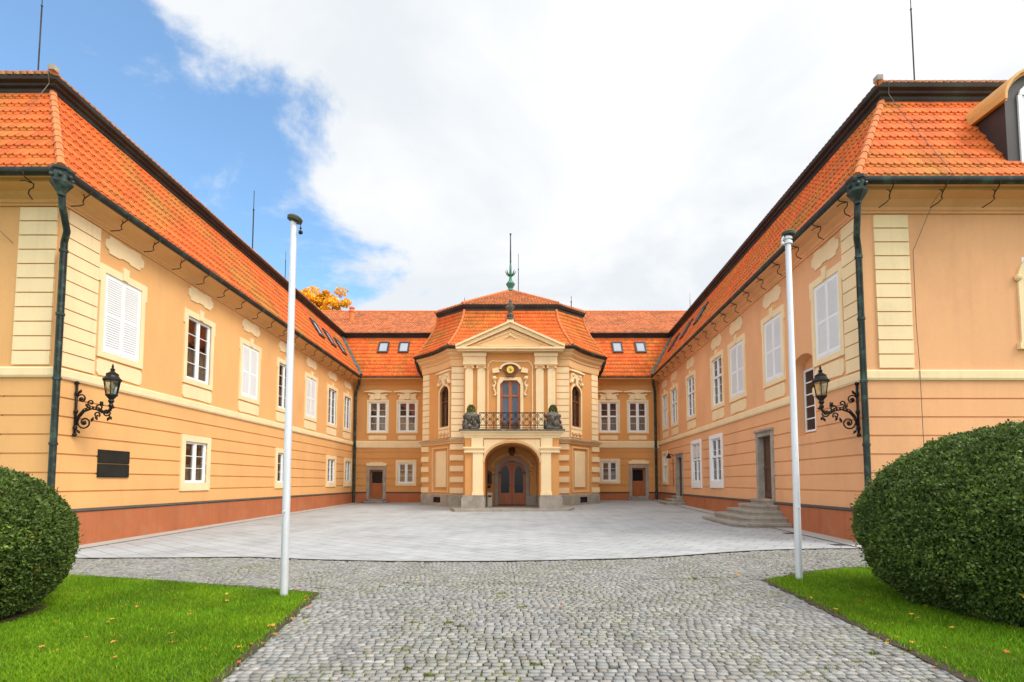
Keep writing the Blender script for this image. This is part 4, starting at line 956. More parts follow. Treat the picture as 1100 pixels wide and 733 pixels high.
for k in (-1, 1):
    def U(a): return dc+k*a
    def bar(mb, a, b, z0, z1, o0, o1): mb.fbox(fd, min(U(a), U(b)), max(U(a), U(b)), z0, z1, o0, o1)
    s = MB(); zs_ = gp+.03
    bar(s, .008, .15, zs_, 2.70, -.12, -.06); bar(s, .62, .77, zs_, 2.1, -.12, -.06); bar(s, .15, .62, zs_, .95, -.12, -.06); bar(s, .22, .55, .42, .85, -.06, -.045)
    oc = arc(dc, 2.02, .77, .73, 90-k*2, 90-k*88, 10); ic = arc(dc+k*.385, 2.02, .235, .45, 90+k*88, 90-k*90, 10)
    # arched head of the leaf between the inner glass arch and the outer door arch
    tp = [(U(.15), 2.02)]+[(dc+k*.385-k*.235*math.cos(R(a)), 2.02+.42*math.sin(R(a))) for a in range(0, 181, 18)]+[(U(.62), 2.02), (U(.77), 2.02)]+[(dc+k*.77*math.cos(R(a)), 2.02+.73*math.sin(R(a))) for a in range(10, 79, 10)]+[(U(.15), 2.735)]
    s.fprism(fd, tp if k < 0 else tp[::-1], -.12, -.06)
    d_ = s.build('door', 'wood', PV)
    q = MB(); pts = [(U(.15), .95), (U(.62), .95), (U(.62), 2.02)]+[(dc+k*.385+k*.235*math.cos(R(a)), 2.02+.42*math.sin(R(a))) for a in range(18, 180, 18)]+[(U(.15), 2.02)]
    q.fprism(fd, pts if k > 0 else pts[::-1], -.11, -.085); q.build('pane', 'darkpane', d_)
    q = MB(); q.tube([fd.p(U(.08), 1.35, -.06), fd.p(U(.08), 1.35, -.01), fd.p(U(.18), 1.35, -.01)], .014, 6); q.build('handle', 'iron', d_)
s = MB()
for sgn in (-1, 1):
    pts = [(dc+sgn*.77, 2.02)]+[(dc+sgn*.77*math.cos(R(a)), 2.02+.73*math.sin(R(a))) for a in range(15, 91, 15)]+[(dc+sgn*.77, 2.75)]
    s.fprism(fd, pts if sgn < 0 else pts[::-1], -.25, .006)
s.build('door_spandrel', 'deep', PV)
# balcony railing (three sides, front with rings)
s = MB(); zt_ = 4.97; yb = YF-.12
def rail(p, q):
    p = Vector(p); q = Vector(q); L_ = (q-p).length; d = (q-p)/L_
    for z in (4.22, 4.34, zt_): s.tube([(p.x, p.y, z), (q.x, q.y, z)], .022 if z == zt_ else .015, 6)
    n = max(2, int(L_/.34)); st = L_/n
    for i in range(n+1):
        c = p+d*(st*i); s.tube([(c.x, c.y, 4.15), (c.x, c.y, zt_)], .014, 5)
        if i < n:
            m = p+d*(st*(i+.5)); ca = (4.655)
            for rr, zz in ((.15, 4.5), (.15, 4.80)):
                s.tube([(m.x+d.x*rr*math.cos(t*PI/6), m.y+d.y*rr*math.cos(t*PI/6), zz+rr*math.sin(t*PI/6)) for t in range(13)], .013, 5)
            s.tube([(p.x+d.x*st*i, p.y+d.y*st*i, 4.36), (m.x, m.y, 4.655), (p.x+d.x*st*(i+1), p.y+d.y*st*(i+1), 4.95)], .011, 5)
            s.tube([(p.x+d.x*st*(i+1), p.y+d.y*st*(i+1), 4.36), (m.x, m.y, 4.655), (p.x+d.x*st*i, p.y+d.y*st*i, 4.95)], .011, 5)
rail((-1.62, yb, 0), (1.62, yb, 0)); rail((-2.3, 25.2, 0), (-2.3, 27.95, 0)); rail((2.3, 25.2, 0), (2.3, 27.95, 0))
s.build('balcony_railing', 'iron', PV)
# ================================================================== things on and round the pavilion
def leaf_cloud(centers, n, r, size, base, m, name, parent=None, tint=None, flat=False, origin=(0, 0, 0)):
    pass
def shrub_faces(c, rx, ry, rz, n, s0, s1, up=.3, zmin=None, top_light=True, lump=.08, seed=0):
    # small leaf-shaped faces spread over and just under the surface of an ellipsoid
    V = []; T = []
    rg = np.random.default_rng(seed)
    ph = rg.random(n)*2*PI; cz_ = rg.random(n)*1.92-.92; sz = np.sqrt(1-cz_**2)
    d = np.stack([sz*np.cos(ph), sz*np.sin(ph), cz_], 1)
    nz = np.array([mnoise.noise(Vector((q[0]*2.6+seed, q[1]*2.6, q[2]*2.6)))*.6+mnoise.noise(Vector((q[0]*8+seed, q[1]*8, q[2]*8)))*.4 for q in d])
    f2 = np.array([mnoise.noise(Vector((q[0]*16+seed, q[1]*16, q[2]*16))) for q in d])
    rad = 1+lump*nz+lump*.5*f2-np.abs(rg.normal(0, .022, n))+(rg.random(n) < .035)*rg.random(n)*.05
    P = d*rad[:, None]*np.array([rx, ry, rz])+np.array(c)
    nrm = d/np.array([rx, ry, rz]); nrm /= np.linalg.norm(nrm, axis=1)[:, None]
    ax = nrm*.75+rg.normal(0, .55, (n, 3)); ax[:, 2] += up; ax /= np.linalg.norm(ax, axis=1)[:, None]
    sd = np.cross(ax, nrm+rg.normal(0, .5, (n, 3))); sd /= np.linalg.norm(sd, axis=1)[:, None]+1e-9
    L_ = (s0+(s1-s0)*rg.random(n))[:, None]; w = L_*.34
    a = P-ax*L_*.4; b = P+sd*w+ax*L_*.1; e = P+ax*L_*.7; f = P-sd*w+ax*L_*.1
    V = np.stack([a, b, e, f], 1).reshape(-1, 3); F = np.arange(4*n).reshape(-1, 4)
    pt = np.array([mnoise.noise(Vector((q[0]*3.2+seed+9, q[1]*3.2, q[2]*3.2))) for q in d])
    br = (.48+1.05*rg.random(n)**1.7)*(1+.35*pt)
    yl = (rg.random(n) < .09+.12*(pt > .25))
    t = np.stack([br*(1+.5*yl), br*(1+.30*yl), br], 1)
    rd = rg.random(n) < .0013; t[rd] = (7, 1.8, 1.2)
    T = np.repeat(t, 4, 0)
    return V, F, T, P
for k, lab in ((-1, 'carved stone planter with shrub at the balcony end above the cream litter bin'), (1, 'carved stone planter with shrub at the balcony end away from the litter bin')):
    x = k*2.02; y = YF+.1
    pl = thing('stone_planter', (x, y, 4.15), lab, 'planter', 'carved stone planters on the balcony')
    s = MB(); s.lathe((x, y, 4.15), [(.44, 0), (.44, .10), (.36, .14), (.30, .3), (.33, .5), (.40, .62), (.42, .70), (.36, .74), (.34, .84)], 4, 0, PI/4, 1.1, 1.0)
    for q in range(22):
        a = random.random()*2*PI; h = random.random()*.7
        s.ball((x+.36*math.cos(a)*(1.1-h*.3), y+.30*math.sin(a)*(1.1-h*.3), 4.25+h*.75), .05+.06*random.random(), 0, 7, .4, (1, 1, 1+random.random()))
    for sg in (-1, 1): s.ball((x+sg*.34, y-.12, 4.32), .12, 0, 8, .3); s.ball((x+sg*.33, y-.12, 4.82), .09, 0, 8, .3); s.ball((x+sg*.36, y-.1, 4.55), .08, 0, 8, .3)
    s.build('carved_body', 'stonedark', pl, True)
    V, F, T, P = shrub_faces((x+.02*k, y, 5.10), .20, .20, .28, 900, .05, .09, .3, seed=5+k)
    fastmesh('shrub', V, F, T*np.array([1.5, 1.1, 1.2]), 'yew', pl, (x, y, 4.85))
bn = thing('litter_bin', (-1.17, 26.7, gp), 'small cream litter bin standing inside the arched portico', 'litter bin')
s = MB(); s.lathe((-1.17, 26.7, gp), [(.15, 0), (.155, .03), (.155, .62), (.165, .64), (.165, .70), (.13, .735)], 4, 0, PI/4, 1.1, 1.1); s.build('body', 'binbeige', bn)
s = MB(); s.box(-1.26, -1.08, 26.565, 26.60, gp+.50, gp+.60); s.build('slot', 'darkpane', bn)
nb = thing('notice_case', (-1.30, 28.0, 1.45), 'dark red notice case on the wall inside the portico', 'notice case')
s = MB(); f = Fr((-1.48, 28.1), (-1.12, 28.1)); s.fbox(f, 0, .36, 1.42, 2.05, .0, .10); s.fprism(f, [(-.03, 2.05), (.39, 2.05), (.18, 2.2)], 0, .12); s.build('case', 'noticered', nb)
s = MB(); s.fbox(f, .05, .31, 1.48, 1.98, .10, .106); s.build('pane', 'darkpane', nb)
s = MB(); s.fbox(f, .08, .30, 1.22, 1.36, 0, .06); o = s.build('bell_panel', 'iron'); tag(o, 'small black bell panel on the portico wall under the notice case', 'bell panel')

# lanterns
def spiral(c, r0, r1, a0, a1, n=18): return [(c[0]+(r0+(r1-r0)*i/n)*math.cos(R(a0+(a1-a0)*i/n)), c[1]+(r0+(r1-r0)*i/n)*math.sin(R(a0+(a1-a0)*i/n))) for i in range(n+1)]
def lantern(x, y, d, label):                 # d = outward unit (x,y)
    rt = thing('wall_lantern', (x, y, 2.77), label, 'wall lantern', 'wrought iron wall lanterns')
    D = Vector((d[0], d[1])).normalized(); T = Vector((-D.y, D.x))
    P = lambda o, z, s=0: (x+D.x*o+T.x*s, y+D.y*o+T.y*s, z)
    s = MB(); s.tube([P(.03, 2.72), P(.03, 3.98)], .028, 6); s.ball(P(.03, 4.02), .05, 0, 8); s.ball(P(.03, 2.72), .05, 0, 8)
    for z in (2.9, 3.3, 3.75): s.ball(P(.035, z), .05, 0, 7, 0, (1, 1, 1.5))
    s.build('backplate', 'iron', rt, True)
    s = MB()
    main = [(.04, 2.95), (.10, 3.15), (.22, 3.30), (.40, 3.37), (.58, 3.34), (.70, 3.27), (.81, 3.26), (.88, 3.33), (.90, 3.42)]
    for sd in (-.022, .022): s.tube([P(o, z, sd) for o, z in main], .02, 6)
    s.tube([P(o, z+.06) for o, z in main[1:6]], .013, 6)
    for i in range(14):
        t = i/13*5.99; a = main[1+int(t)]; b = main[min(2+int(t), 8)]; q = t-int(t)
        s.ball(P(a[0]+(b[0]-a[0])*q, a[1]+(b[1]-a[1])*q+.035), .028, 0, 6)
    for c, r0, r1, a0, a1 in (((.26, 3.03), .17, .03, 180, 720), ((.16, 3.62), .13, .02, 210, -300), ((.80, 3.28), .10, .02, 0, -480), ((.62, 3.40), .09, .02, 200, -200), ((.56, 3.22), .08, .02, -40, 360), ((.40, 3.52), .08, .02, 250, -150)):
        s.tube([P(o, z) for o, z in spiral(c, r0, r1, a0, a1)], .019, 5)
    for c in ((.26, 3.03), (.80, 3.28), (.16, 3.62)): s.ball(P(*c), .045, 0, 7)
    for o, z, a in ((.66, 3.5, 70), (.66, 3.5, 110), (.66, 3.5, 140), (.66, 3.5, 40), (.55, 3.14, -70), (.45, 3.1, -110), (.9, 3.15, -60), (.85, 3.12, -120), (.12, 3.8, 60), (.12, 2.80, -50), (.95, 3.4, 10), (.3, 3.45, 120)):
        s.tube([P(o-.07*math.cos(R(a)), z-.07*math.sin(R(a))), P(o, z), P(o+.06*math.cos(R(a)), z+.06*math.sin(R(a)))], [.01, .036, .008], 5)
    s.build('bracket', 'iron', rt, True)
    L0 = .90
    s = MB(); c = P(L0, 0)
    s.lathe((c[0], c[1], 3.40), [(.04, 0), (.06, .05), (.035, .10), (.07, .16), (.05, .20), (.10, .27), (.13, .30), (.13, .33)], 12)
    s.lathe((c[0], c[1], 4.08), [(.185, -.02), (.20, 0), (.20, .03), (.16, .07), (.13, .13), (.135, .16), (.08, .20), (.04, .24), (.055, .28), (.02, .32), (.028, .35), (.008, .42)], 12)
    for k in range(6): a = k*PI/3; s.tube([(c[0]+.12*math.cos(a), c[1]+.12*math.sin(a), 3.72), (c[0]+.18*math.cos(a), c[1]+.18*math.sin(a), 4.08)], .011, 5)
    s.build('lamp_housing', 'iron', rt)
    s = MB(); s.lathe((c[0], c[1], 3.73), [(.112, 0), (.172, .34)], 6); s.build('lamp_glass', 'lampglass', rt)
    s = MB(); s.tube([(c[0], c[1], 3.73), (c[0], c[1], 3.84)], .03, 8); s.ball((c[0], c[1], 3.93), .06, 0, 8, 0, (1, 1, 1.5)); s.build('bulb', 'whiteblind', rt, True)
    return rt
lantern(-10.88, 12.42, (1, 0), 'black scrolled iron lantern on the wall above the bronze plaques')
lantern(8.70, 12.52, (-RI.x, -RI.y), 'black scrolled iron lantern on the wall near the deep arched niche window')
for z, lab in ((2.055, 'upper dark bronze plaque on the ochre wall below the lantern'), (1.675, 'lower dark bronze plaque on the ochre wall below the lantern')):
    s = MB(); s.fbox(fl, 1.2, 2.27, z, z+.355, -.02, .035); s.fbox(fl, 1.23, 2.24, z+.03, z+.325, .035, .042); o = s.build('wall_plaque', 'plaque'); tag(o, lab, 'plaque', 'bronze wall plaques')
wl = thing('wall_lamp', (9.85, 30.75, 3.15), 'small dark wall lamp beside the far stone framed door', 'wall lamp')
s = MB(); q = fr_.p(uy(30.75), 3.2, 0)
s.tube([q, fr_.p(uy(30.75), 3.25, .25)], .03, 6); s.lathe((fr_.p(uy(30.75), 0, .28)[0], 30.75, 3.0), [(.16, 0), (.13, .12), (.06, .24), (.03, .3)], 10); s.build('shade', 'iron', wl)
s = MB(); s.tube([fr_.p(uy(30.75), 3.0, .01), fr_.p(uy(30.75), 1.3, .01)], .02, 5); s.build('cable', 'iron', wl)

# stone steps
def steps(fr, uc_, half, zt, n, run, grow, label, base, d0=.35, name='stone_steps', chf=.35):
    rt = thing(name, (fr.p(uc_, 0)[0], fr.p(uc_, 0)[1], base), label, 'steps')
    rise = (zt-base)/n
    for k in range(n):
        h = half+grow*k; d = d0+run*k; c = min(chf, .12+.12*k)
        z1 = zt-rise*k
        s = MB()
        pts = [(uc_-h, .06), (uc_+h, .06), (uc_+h, d-c), (uc_+h-c, d), (uc_-h+c, d), (uc_-h, d-c)]
        q = [fr.xy(u, o) for u, o in pts]
        s.zprism(q[::-1], z1-.07, z1)
        pts = [(u+(.03 if u < uc_ else -.03), max(.06, o-.03)) for u, o in pts]
        s.zprism([fr.xy(u, o) for u, o in pts][::-1], base-.15, z1-.07)
        s.build('step', 'stone', rt)
    return rt
steps(fr_, (dU0+dU1)/2, .72, .95, 5, .36, .30, 'five worn grey stone steps fanning out below the tall dark door', .05)
steps(fr_, (d2a+d2b)/2, .70, .74, 3, .34, .30, 'three grey stone steps below the narrow far door in the corner', .27)
steps(fm, md[0][0]-X0, .62, .42, 2, .30, .25, 'low grey stone steps under the red door next to the plaque wing', .12)
steps(fm, md[1][0]-X0, .62, .58, 2, .30, .25, 'low grey stone steps under the red door near the court wall lamp', .32)

# flagpoles
def flagpole(x, y, h, label, tiltcap, pulley):
    z = g(x, y); rt = thing('flagpole', (x, y, z), label, 'flagpole', 'metal flagpoles on the lawns')
    s = MB(); s.tube([(x, y, z-.1), (x, y, h*.33), (x, y, h*.34), (x, y, h*.67), (x, y, h*.675), (x, y, h)], [.052, .051, .050, .048, .046, .043], 20); s.build('pole', 'steel', rt, True, sharp=50)
    s = MB(); n = 18; a = R(tiltcap); vs = []
    for rr, zz in ((.05, -.03), (.10, -.01), (.105, .03), (.08, .055), (.0, .065)):
        for k in range(n):
            t = 2*PI*k/n; px, py, pz = rr*math.cos(t)+.012, rr*math.sin(t), zz
            vs.append((x+px*math.cos(a)+pz*math.sin(a), y+py, h-px*math.sin(a)+pz*math.cos(a)+.02))
    s.add(vs, [(i*n+k, i*n+(k+1) % n, (i+1)*n+(k+1) % n, (i+1)*n+k) for i in range(4) for k in range(n)]+[tuple(range(n-1, -1, -1))]); s.build('cap', 'capgreen', rt, True, sharp=50)
    s = MB()
    if pulley: s.tube([(x+.10, y, h-.01), (x+.10, y, h-.12)], .006, 5); s.ball((x+.10, y, h-.10), .016, 0, 6); s.ball((x+.10, y, h-.16), .032, 0, 8, .2)
    else:
        s.tube([(x, y, h-.14), (x, y, h-.10)], .066, 14); s.tube([(x, y, h-.06), (x, y, h-.03)], .064, 14)
        s.ball((x-.10, y-.02, h-.14), .03, 0, 8); s.tube([(x-.08, y-.02, h-.02), (x-.11, y-.02, h-.08), (x-.09, y-.02, h-.14)], .014, 6)
    s.build('pulley', 'steel' if not pulley else 'iron', rt)
    s = MB(); s.tube([(x, y-.052, 1.15), (x, y-.10, 1.15)], .012, 6); s.build('cleat', 'steel', rt)
flagpole(-3.12, 6.98, 5.27, 'grey metal flagpole with a tilted bronze cap and hanging pulley, beside the lawn with leaves', 14, True)
flagpole(4.50, 7.98, 5.56, 'grey metal flagpole with a white clamp under its dark cap, nearer the large bush', 3, False)

# clipped bushes
def bush(x, y, rx, ry, rz, cz, n, label, seed):
    rt = thing('clipped_bush', (x, y, 0), label, 'bush', 'rounded yew bushes')
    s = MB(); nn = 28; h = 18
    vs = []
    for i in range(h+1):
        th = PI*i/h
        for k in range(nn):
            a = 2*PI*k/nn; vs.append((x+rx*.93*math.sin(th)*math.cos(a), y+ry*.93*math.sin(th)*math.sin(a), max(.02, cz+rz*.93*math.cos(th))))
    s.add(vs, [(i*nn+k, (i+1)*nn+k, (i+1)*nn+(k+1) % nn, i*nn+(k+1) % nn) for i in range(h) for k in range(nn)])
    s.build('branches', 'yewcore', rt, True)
    V, F, T, P = shrub_faces((x, y, cz), rx, ry, rz, n, .020, .046, .25, seed=seed, lump=.058)
    ok = P[:, 2] > .06; idx = np.repeat(ok, 4); V = V[idx]; T = T[idx]; F = np.arange(len(V)).reshape(-1, 4)
    fastmesh('foliage', V, F, T, 'yew', rt, (x, y, 0))
    return rt
bush(-6.42, 5.75, 1.12, 1.15, .98, .80, 140000, 'clipped round dark green yew bush, the smaller one, by the plaque corner', 3)
bush(6.42, 6.08, 1.93, 1.80, 1.31, .95, 300000, 'clipped round dark green yew bush, the larger one, beside the clamp topped flagpole', 11)

# autumn tree behind the left wing
def tree(x, y, ztop, cr, label):
    rt = thing('autumn_tree', (x, y, 0), label, 'tree')
    s = MB(); s.tube([(x, y, 0), (x+.2, y, 6), (x-.1, y, 11), (x, y, ztop-3)], [.45, .36, .25, .08], 9)
    ends = []
    for k in range(16):
        a = k*2.4; z0_ = ztop*.45+k*.45; L_ = cr*(.55+.4*random.random())
        e = (x+L_*math.cos(a), y+L_*math.sin(a), min(ztop-.8, z0_+2.5+random.random()*2))
        s.tube([(x, y, z0_), (x+L_*.5*math.cos(a), y+L_*.5*math.sin(a), z0_+1.4), e], [.14, .09, .03], 6); ends.append(e)
    s.build('trunk', 'bark', rt)
    rg = np.random.default_rng(4); Vs = []; Ts = []
    cen = []
    for e in ends+[(x, y, ztop-1)]*3:
        for _ in range(12): cen.append((np.array(e)+rg.normal(0, .75, 3), .35+.5*rg.random()))
    for c, r in cen:
        if c[2] > ztop: continue
        n = 130; p = rg.normal(0, 1, (n, 3)); p /= np.linalg.norm(p, axis=1)[:, None]; p *= (r*rg.random(n)**.4)[:, None]; p[:, 2] *= .7; p += c
        a = rg.normal(0, 1, (n, 3)); a /= np.linalg.norm(a, axis=1)[:, None]; b = np.cross(a, rg.normal(0, 1, (n, 3))); b /= np.linalg.norm(b, axis=1)[:, None]
        q = np.stack([p-a*.13, p+b*.09, p+a*.13, p-b*.09], 1).reshape(-1, 3); Vs.append(q)
        br = (.7+.6*rg.random())*(.8+.4*rg.random(n)); Ts.append(np.repeat(np.stack([br, br*(.8+.4*rg.random(n)), br], 1), 4, 0))
    V = np.concatenate(Vs); T = np.concatenate(Ts)
    fastmesh('crown', V, np.arange(len(V)).reshape(-1, 4), T, 'autumn', rt, (x, y, ztop*.6))
tree(-20.4, 50, 20.9, 3.0, 'golden orange autumn tree showing above the roof ridge')

# ================================================================== ground
LL = [(-2.74, 7.15), (-5.42, 8.02), (-7.34, 8.58), (-16, 10.6), (-16, -3), (-1.9, -3), (-1.9, 0), (-2.31, 4.0)]
RL = [(3.95, 7.94), (5.02, 8.58), (5.8, 8.93), (16, 12.2), (16, -3), (3.2, -3), (3.2, 0), (3.57, 4.0)]
def inside(poly, X, Y):
    X = np.asarray(X); Y = np.asarray(Y); r = np.zeros(X.shape, bool); n = len(poly)
    for i in range(n):
        x0_, y0_ = poly[i]; x1_, y1_ = poly[(i+1) % n]
        c = ((y0_ > Y) != (y1_ > Y)) & (X < (x1_-x0_)*(Y-y0_)/((y1_-y0_) if y1_ != y0_ else 1e-9)+x0_); r ^= c
    return r
CE = [(-16, 10.55), (-9.03, 10.59), (-6.79, 10.59), (-5.41, 10.70), (-4.54, 10.36), (-2.37, 9.98), (0, 9.95), (2.84, 10.30), (4.97, 11.2), (6.38, 11.55), (7.83, 11.6), (16, 11.7)]
def ce(x): return float(np.mean([np.interp(x+d, [p[0] for p in CE], [p[1] for p in CE]) for d in np.linspace(-.7, .7, 9)]))
gnp = np.vectorize(g)
def sheet(name, xs, y0f, y1f, ny, dz, m, kind='structure'):
    s = MB(); vs = []
    for x in xs:
        for j in range(ny+1):
            a, b = y0f(x), y1f(x); y = a+(b-a)*j/ny; vs.append((x, y, g(x, y)+dz))
    n1 = ny+1
    s.add(vs, [(i*n1+j, (i+1)*n1+j, (i+1)*n1+j+1, i*n1+j+1) for i in range(len(xs)-1) for j in range(ny)])
    return tag(s.build(name, m), kind=kind)
s = MB(); s.add([(-400, -100, -.12), (400, -100, -.12), (400, 700, -.12), (-400, 700, -.12)], [(0, 1, 2, 3)]); tag(s.build('ground', 'ground'), kind='structure')
xs = sorted(set([-13+.5*i for i in range(52)]+[p[0] for p in CE if -13 < p[0] < 13]))
sheet('courtyard_paving', xs, ce, lambda x: 34.6, 24, 0.004, 'slab')
sheet('cobble_bed', xs, lambda x: 1.5, ce, 10, -.022, 'joint')
s = MB(); pts = [(x, ce(x)) for x in np.linspace(-12.5, 12.5, 90)]      # dark drain line along the paving edge
for a, b in zip(pts, pts[1:]):
    q = [(a[0], a[1]-.05), (b[0], b[1]-.05), (b[0], b[1]+.02), (a[0], a[1]+.02)]; s.add([(x, y, g(x, y)+.010) for x, y in q], [(0, 1, 2, 3)])
tag(s.build('paving_edge', 'drain'), kind='structure')
def strip(name, fr, u0, u1, o0, o1, dz, m, n=24):
    s = MB()
    for i in range(n):
        a, b = u0+(u1-u0)*i/n, u0+(u1-u0)*(i+1)/n; q = [fr.xy(a, o1), fr.xy(b, o1), fr.xy(b, o0), fr.xy(a, o0)]
        s.add([(x, y, g(x, y)+dz) for x, y in q], [(0, 1, 2, 3)])
    return tag(s.build(name, m), kind='structure')
strip('paving_border', fl, -.6, fl.L, 0.05, .62, .009, 'kerb'); strip('drain_channel', fl, -.6, fl.L, .62, .69, .010, 'drain')
strip('paving_border', fr_, 0, fr_.L+.6, 0.05, .62, .009, 'kerb'); strip('drain_channel', fr_, 0, fr_.L+.6, .62, .69, .010, 'drain')

for x, y, lab in ((8.05, 14.6, 'small dark drain cover in the paving near the fanned stone steps'), (7.9, 12.2, 'small dark drain cover at the paving corner by the larger bush')):
    s = MB(); s.zprism([(x-.2, y-.14), (x+.2, y-.14), (x+.2, y+.14), (x-.2, y+.14)], g(x, y)-.02, g(x, y)+.012)
    for k in range(5): s.zprism([(x-.17+k*.075, y-.11), (x-.13+k*.075, y-.11), (x-.13+k*.075, y+.11), (x-.17+k*.075, y+.11)], g(x, y)+.0125, g(x, y)+.018)
    tag(s.build('drain_cover', 'drain'), lab, 'drain cover', 'drain covers')
# granite setts: rows across the drive, arched courses in front of the paving
cells = []                                   # x, y, angle, length, width
y = 1.9; r = 0
while y < 8.45:
    w = .062+.008*rng.random(); x = -4+rng.random()*.1
    while x < 5.6:
        l = .062+.036*rng.random(); cells.append((x+l/2, y+w/2+rng.normal(0, .004), rng.normal(0, .05), l, w*(1+rng.normal(0, .05)))); x += l+.010
    y += w+.011; r += 1
cw = 1.5
for ci in range(-9, 9):
    xc = ci*cw
    for j in range(-18, 96):
        yj = 7.5+j*.070; xl = -cw/2
        while xl < cw/2-.02:
            l = .050+.034*rng.random(); l = min(l, cw/2-xl)
            m_l = xl+l/2; yy = yj+.48*(1-(2*m_l/cw)**2); sl = -.48*8*m_l/cw**2
            if l > .03: cells.append((xc+m_l, yy, math.atan(sl)+rng.normal(0, .03), l*math.sqrt(1+sl*sl*.6), .061, 1))
            xl += l+.010
cells = np.array([(c[0], c[1], c[2], c[3], c[4], len(c) > 5) for c in cells])
X, Y = cells[:, 0], cells[:, 1]
ln = np.interp(X, [-8, -2.74, 3.95, 6], [8.4, 7.55, 8.3, 9.2])           # where the arched courses begin
arcm = cells[:, 5] > .5
keep = np.where(arcm, (Y > ln) & (Y < np.array([ce(q) for q in np.linspace(-14, 14, 561)])[np.clip(((X+14)*20).astype(int), 0, 560)]-.07), Y < ln-.03)
keep &= ~inside(LL, X, Y) & ~inside(RL, X, Y) & (np.abs(X) < 11.5)
keep &= rng.random(len(X)) > .006
cells = cells[keep]; n = len(cells)
X, Y, A_, L_, W_ = [cells[:, i] for i in range(5)]
Z = gnp(X, Y)+rng.normal(0, .0026, n)
loc = np.array([(-1, -1), (1, -1), (1, 1), (-1, 1)], float)
bot = loc[None]*np.stack([L_/2, W_/2], 1)[:, None]*(1+rng.normal(0, .075, (n, 4, 2)))
top = bot*.94
ca, sa_ = np.cos(A_)[:, None], np.sin(A_)[:, None]
def rot(q): return np.stack([q[..., 0]*ca-q[..., 1]*sa_, q[..., 0]*sa_+q[..., 1]*ca], -1)
bot, mid_, top = rot(bot), rot(bot*.97), rot(top)
tz = rng.normal(0, .0016, (n, 4))
def ring(q, dz): return np.concatenate([q+np.stack([X, Y], 1)[:, None], (Z[:, None]+dz)[..., None]], -1)
V = np.concatenate([ring(bot, -.035+0*tz), ring(mid_, -.005+tz), ring(top, .001+tz)], 1).reshape(-1, 3)
fb = np.array([(0, 1, 5, 4), (1, 2, 6, 5), (2, 3, 7, 6), (3, 0, 4, 7), (4, 5, 9, 8), (5, 6, 10, 9), (6, 7, 11, 10), (7, 4, 8, 11), (8, 9, 10, 11)])
F = (np.arange(n)*12)[:, None, None]+fb[None]; F = F.reshape(-1, 4)
br = np.clip(rng.normal(1.0, .13, n), .6, 1.35); wr = rng.normal(.01, .025, n)
T = np.repeat(np.stack([br*(1+wr), br, br*(1-wr)], 1), 12, 0)
o = fastmesh('cobbled_drive', V, F, T, 'sett'); tag(o, kind='structure')

# lawns: soil sheet and grass blades
def lawn(poly, name):
    s = MB(); s.add([(x, y, g(x, min(y, 12))+.006) for x, y in poly], [tuple(range(len(poly)))[::-1]]); return tag(s.build(name, 'lawn'), kind='structure')
lawn(LL, 'lawn'); lawn(RL, 'lawn')
for poly, idx in ((LL, (7, 0, 1, 2)), (RL, (2, 1, 0, 7))):             # crumbly soil along the lawn edge
    s = MB(); P_ = [Vector(poly[i]) for i in ([6]+list(idx) if idx[0] == 7 else list(idx)+[6])]; pts = []
    for a, b in zip(P_, P_[1:]):
        k = int((b-a).length/.08)+1; pts += [a.lerp(b, i/k) for i in range(k)]
    vs = []
    for i, p in enumerate(pts[:-1]):
        d = (pts[i+1]-p).normalized(); q = Vector((-d.y, d.x)); wv = .045+.05*(mnoise.noise(Vector((p.x*4, p.y*4, 1)))+.3)
        for sg in (-1, 1): r_ = p+q*sg*max(.02, wv+random.gauss(0, .008)); vs.append((r_.x, r_.y, g(r_.x, r_.y)+.010))
    s.add(vs, [(2*i, 2*i+1, 2*i+3, 2*i+2) for i in range(len(vs)//2-1)]); tag(s.build('soil_edge', 'soil'), kind='structure')
def grass(poly, n, seed, bx):
    rg = np.random.default_rng(seed); x = bx[0]+(bx[1]-bx[0])*rg.random(n); y = bx[2]+(bx[3]-bx[2])*rg.random(n)
    k = inside(poly, x+rg.normal(0, .035, n), y+rg.normal(0, .035, n))
    for i in range(len(poly)):                # thin, worn blades along the edge of the setts
        if max(poly[i][1], poly[(i+1) % len(poly)][1]) < 1: continue
        (ax, ay), (bx_, by) = poly[i], poly[(i+1) % len(poly)]; ll = math.hypot(bx_-ax, by-ay); tt = np.clip(((x-ax)*(bx_-ax)+(y-ay)*(by-ay))/ll**2, 0, 1)
        dd = np.hypot(x-ax-tt*(bx_-ax), y-ay-tt*(by-ay)); k &= rg.random(n) < np.clip(.25+dd/.10, 0, 1)
    k &= rg.random(n) < np.clip((5.2/np.maximum(y, 1))**1.1, .35, 1)
    x, y = x[k], y[k]; n = len(x); z = gnp(x, y)
    h = (.028+.030*rg.random(n))*(1+.35*np.array([mnoise.noise(Vector((a*1.7, b*1.7, 0))) for a, b in zip(x, y)]))
    a = rg.random(n)*2*PI; w = .0035+.003*rg.random(n); le = rg.normal(0, .45, (n, 2))*h[:, None]
    dx, dy = np.cos(a)*w, np.sin(a)*w
    p0 = np.stack([x-dx, y-dy, z], 1); p1 = np.stack([x+dx, y+dy, z], 1); p2 = np.stack([x+le[:, 0], y+le[:, 1], z+h], 1)
    V = np.stack([p0, p1, p2], 1).reshape(-1, 3)
    nz = np.array([mnoise.noise(Vector((a*.9+7, b*.9, 3))) for a, b in zip(x, y)])
    br = (.62+.75*rg.random(n))*(1+.3*nz); ye = np.clip(rg.normal(1.05+.25*nz, .15), .7, 1.7)
    t = np.stack([br*ye, br, br*.9], 1); dry = rg.random(n) < .012+.05*(nz < -.28); t[dry] = (3.6, 1.9, 5)
    return V, np.repeat(t, 3, 0)
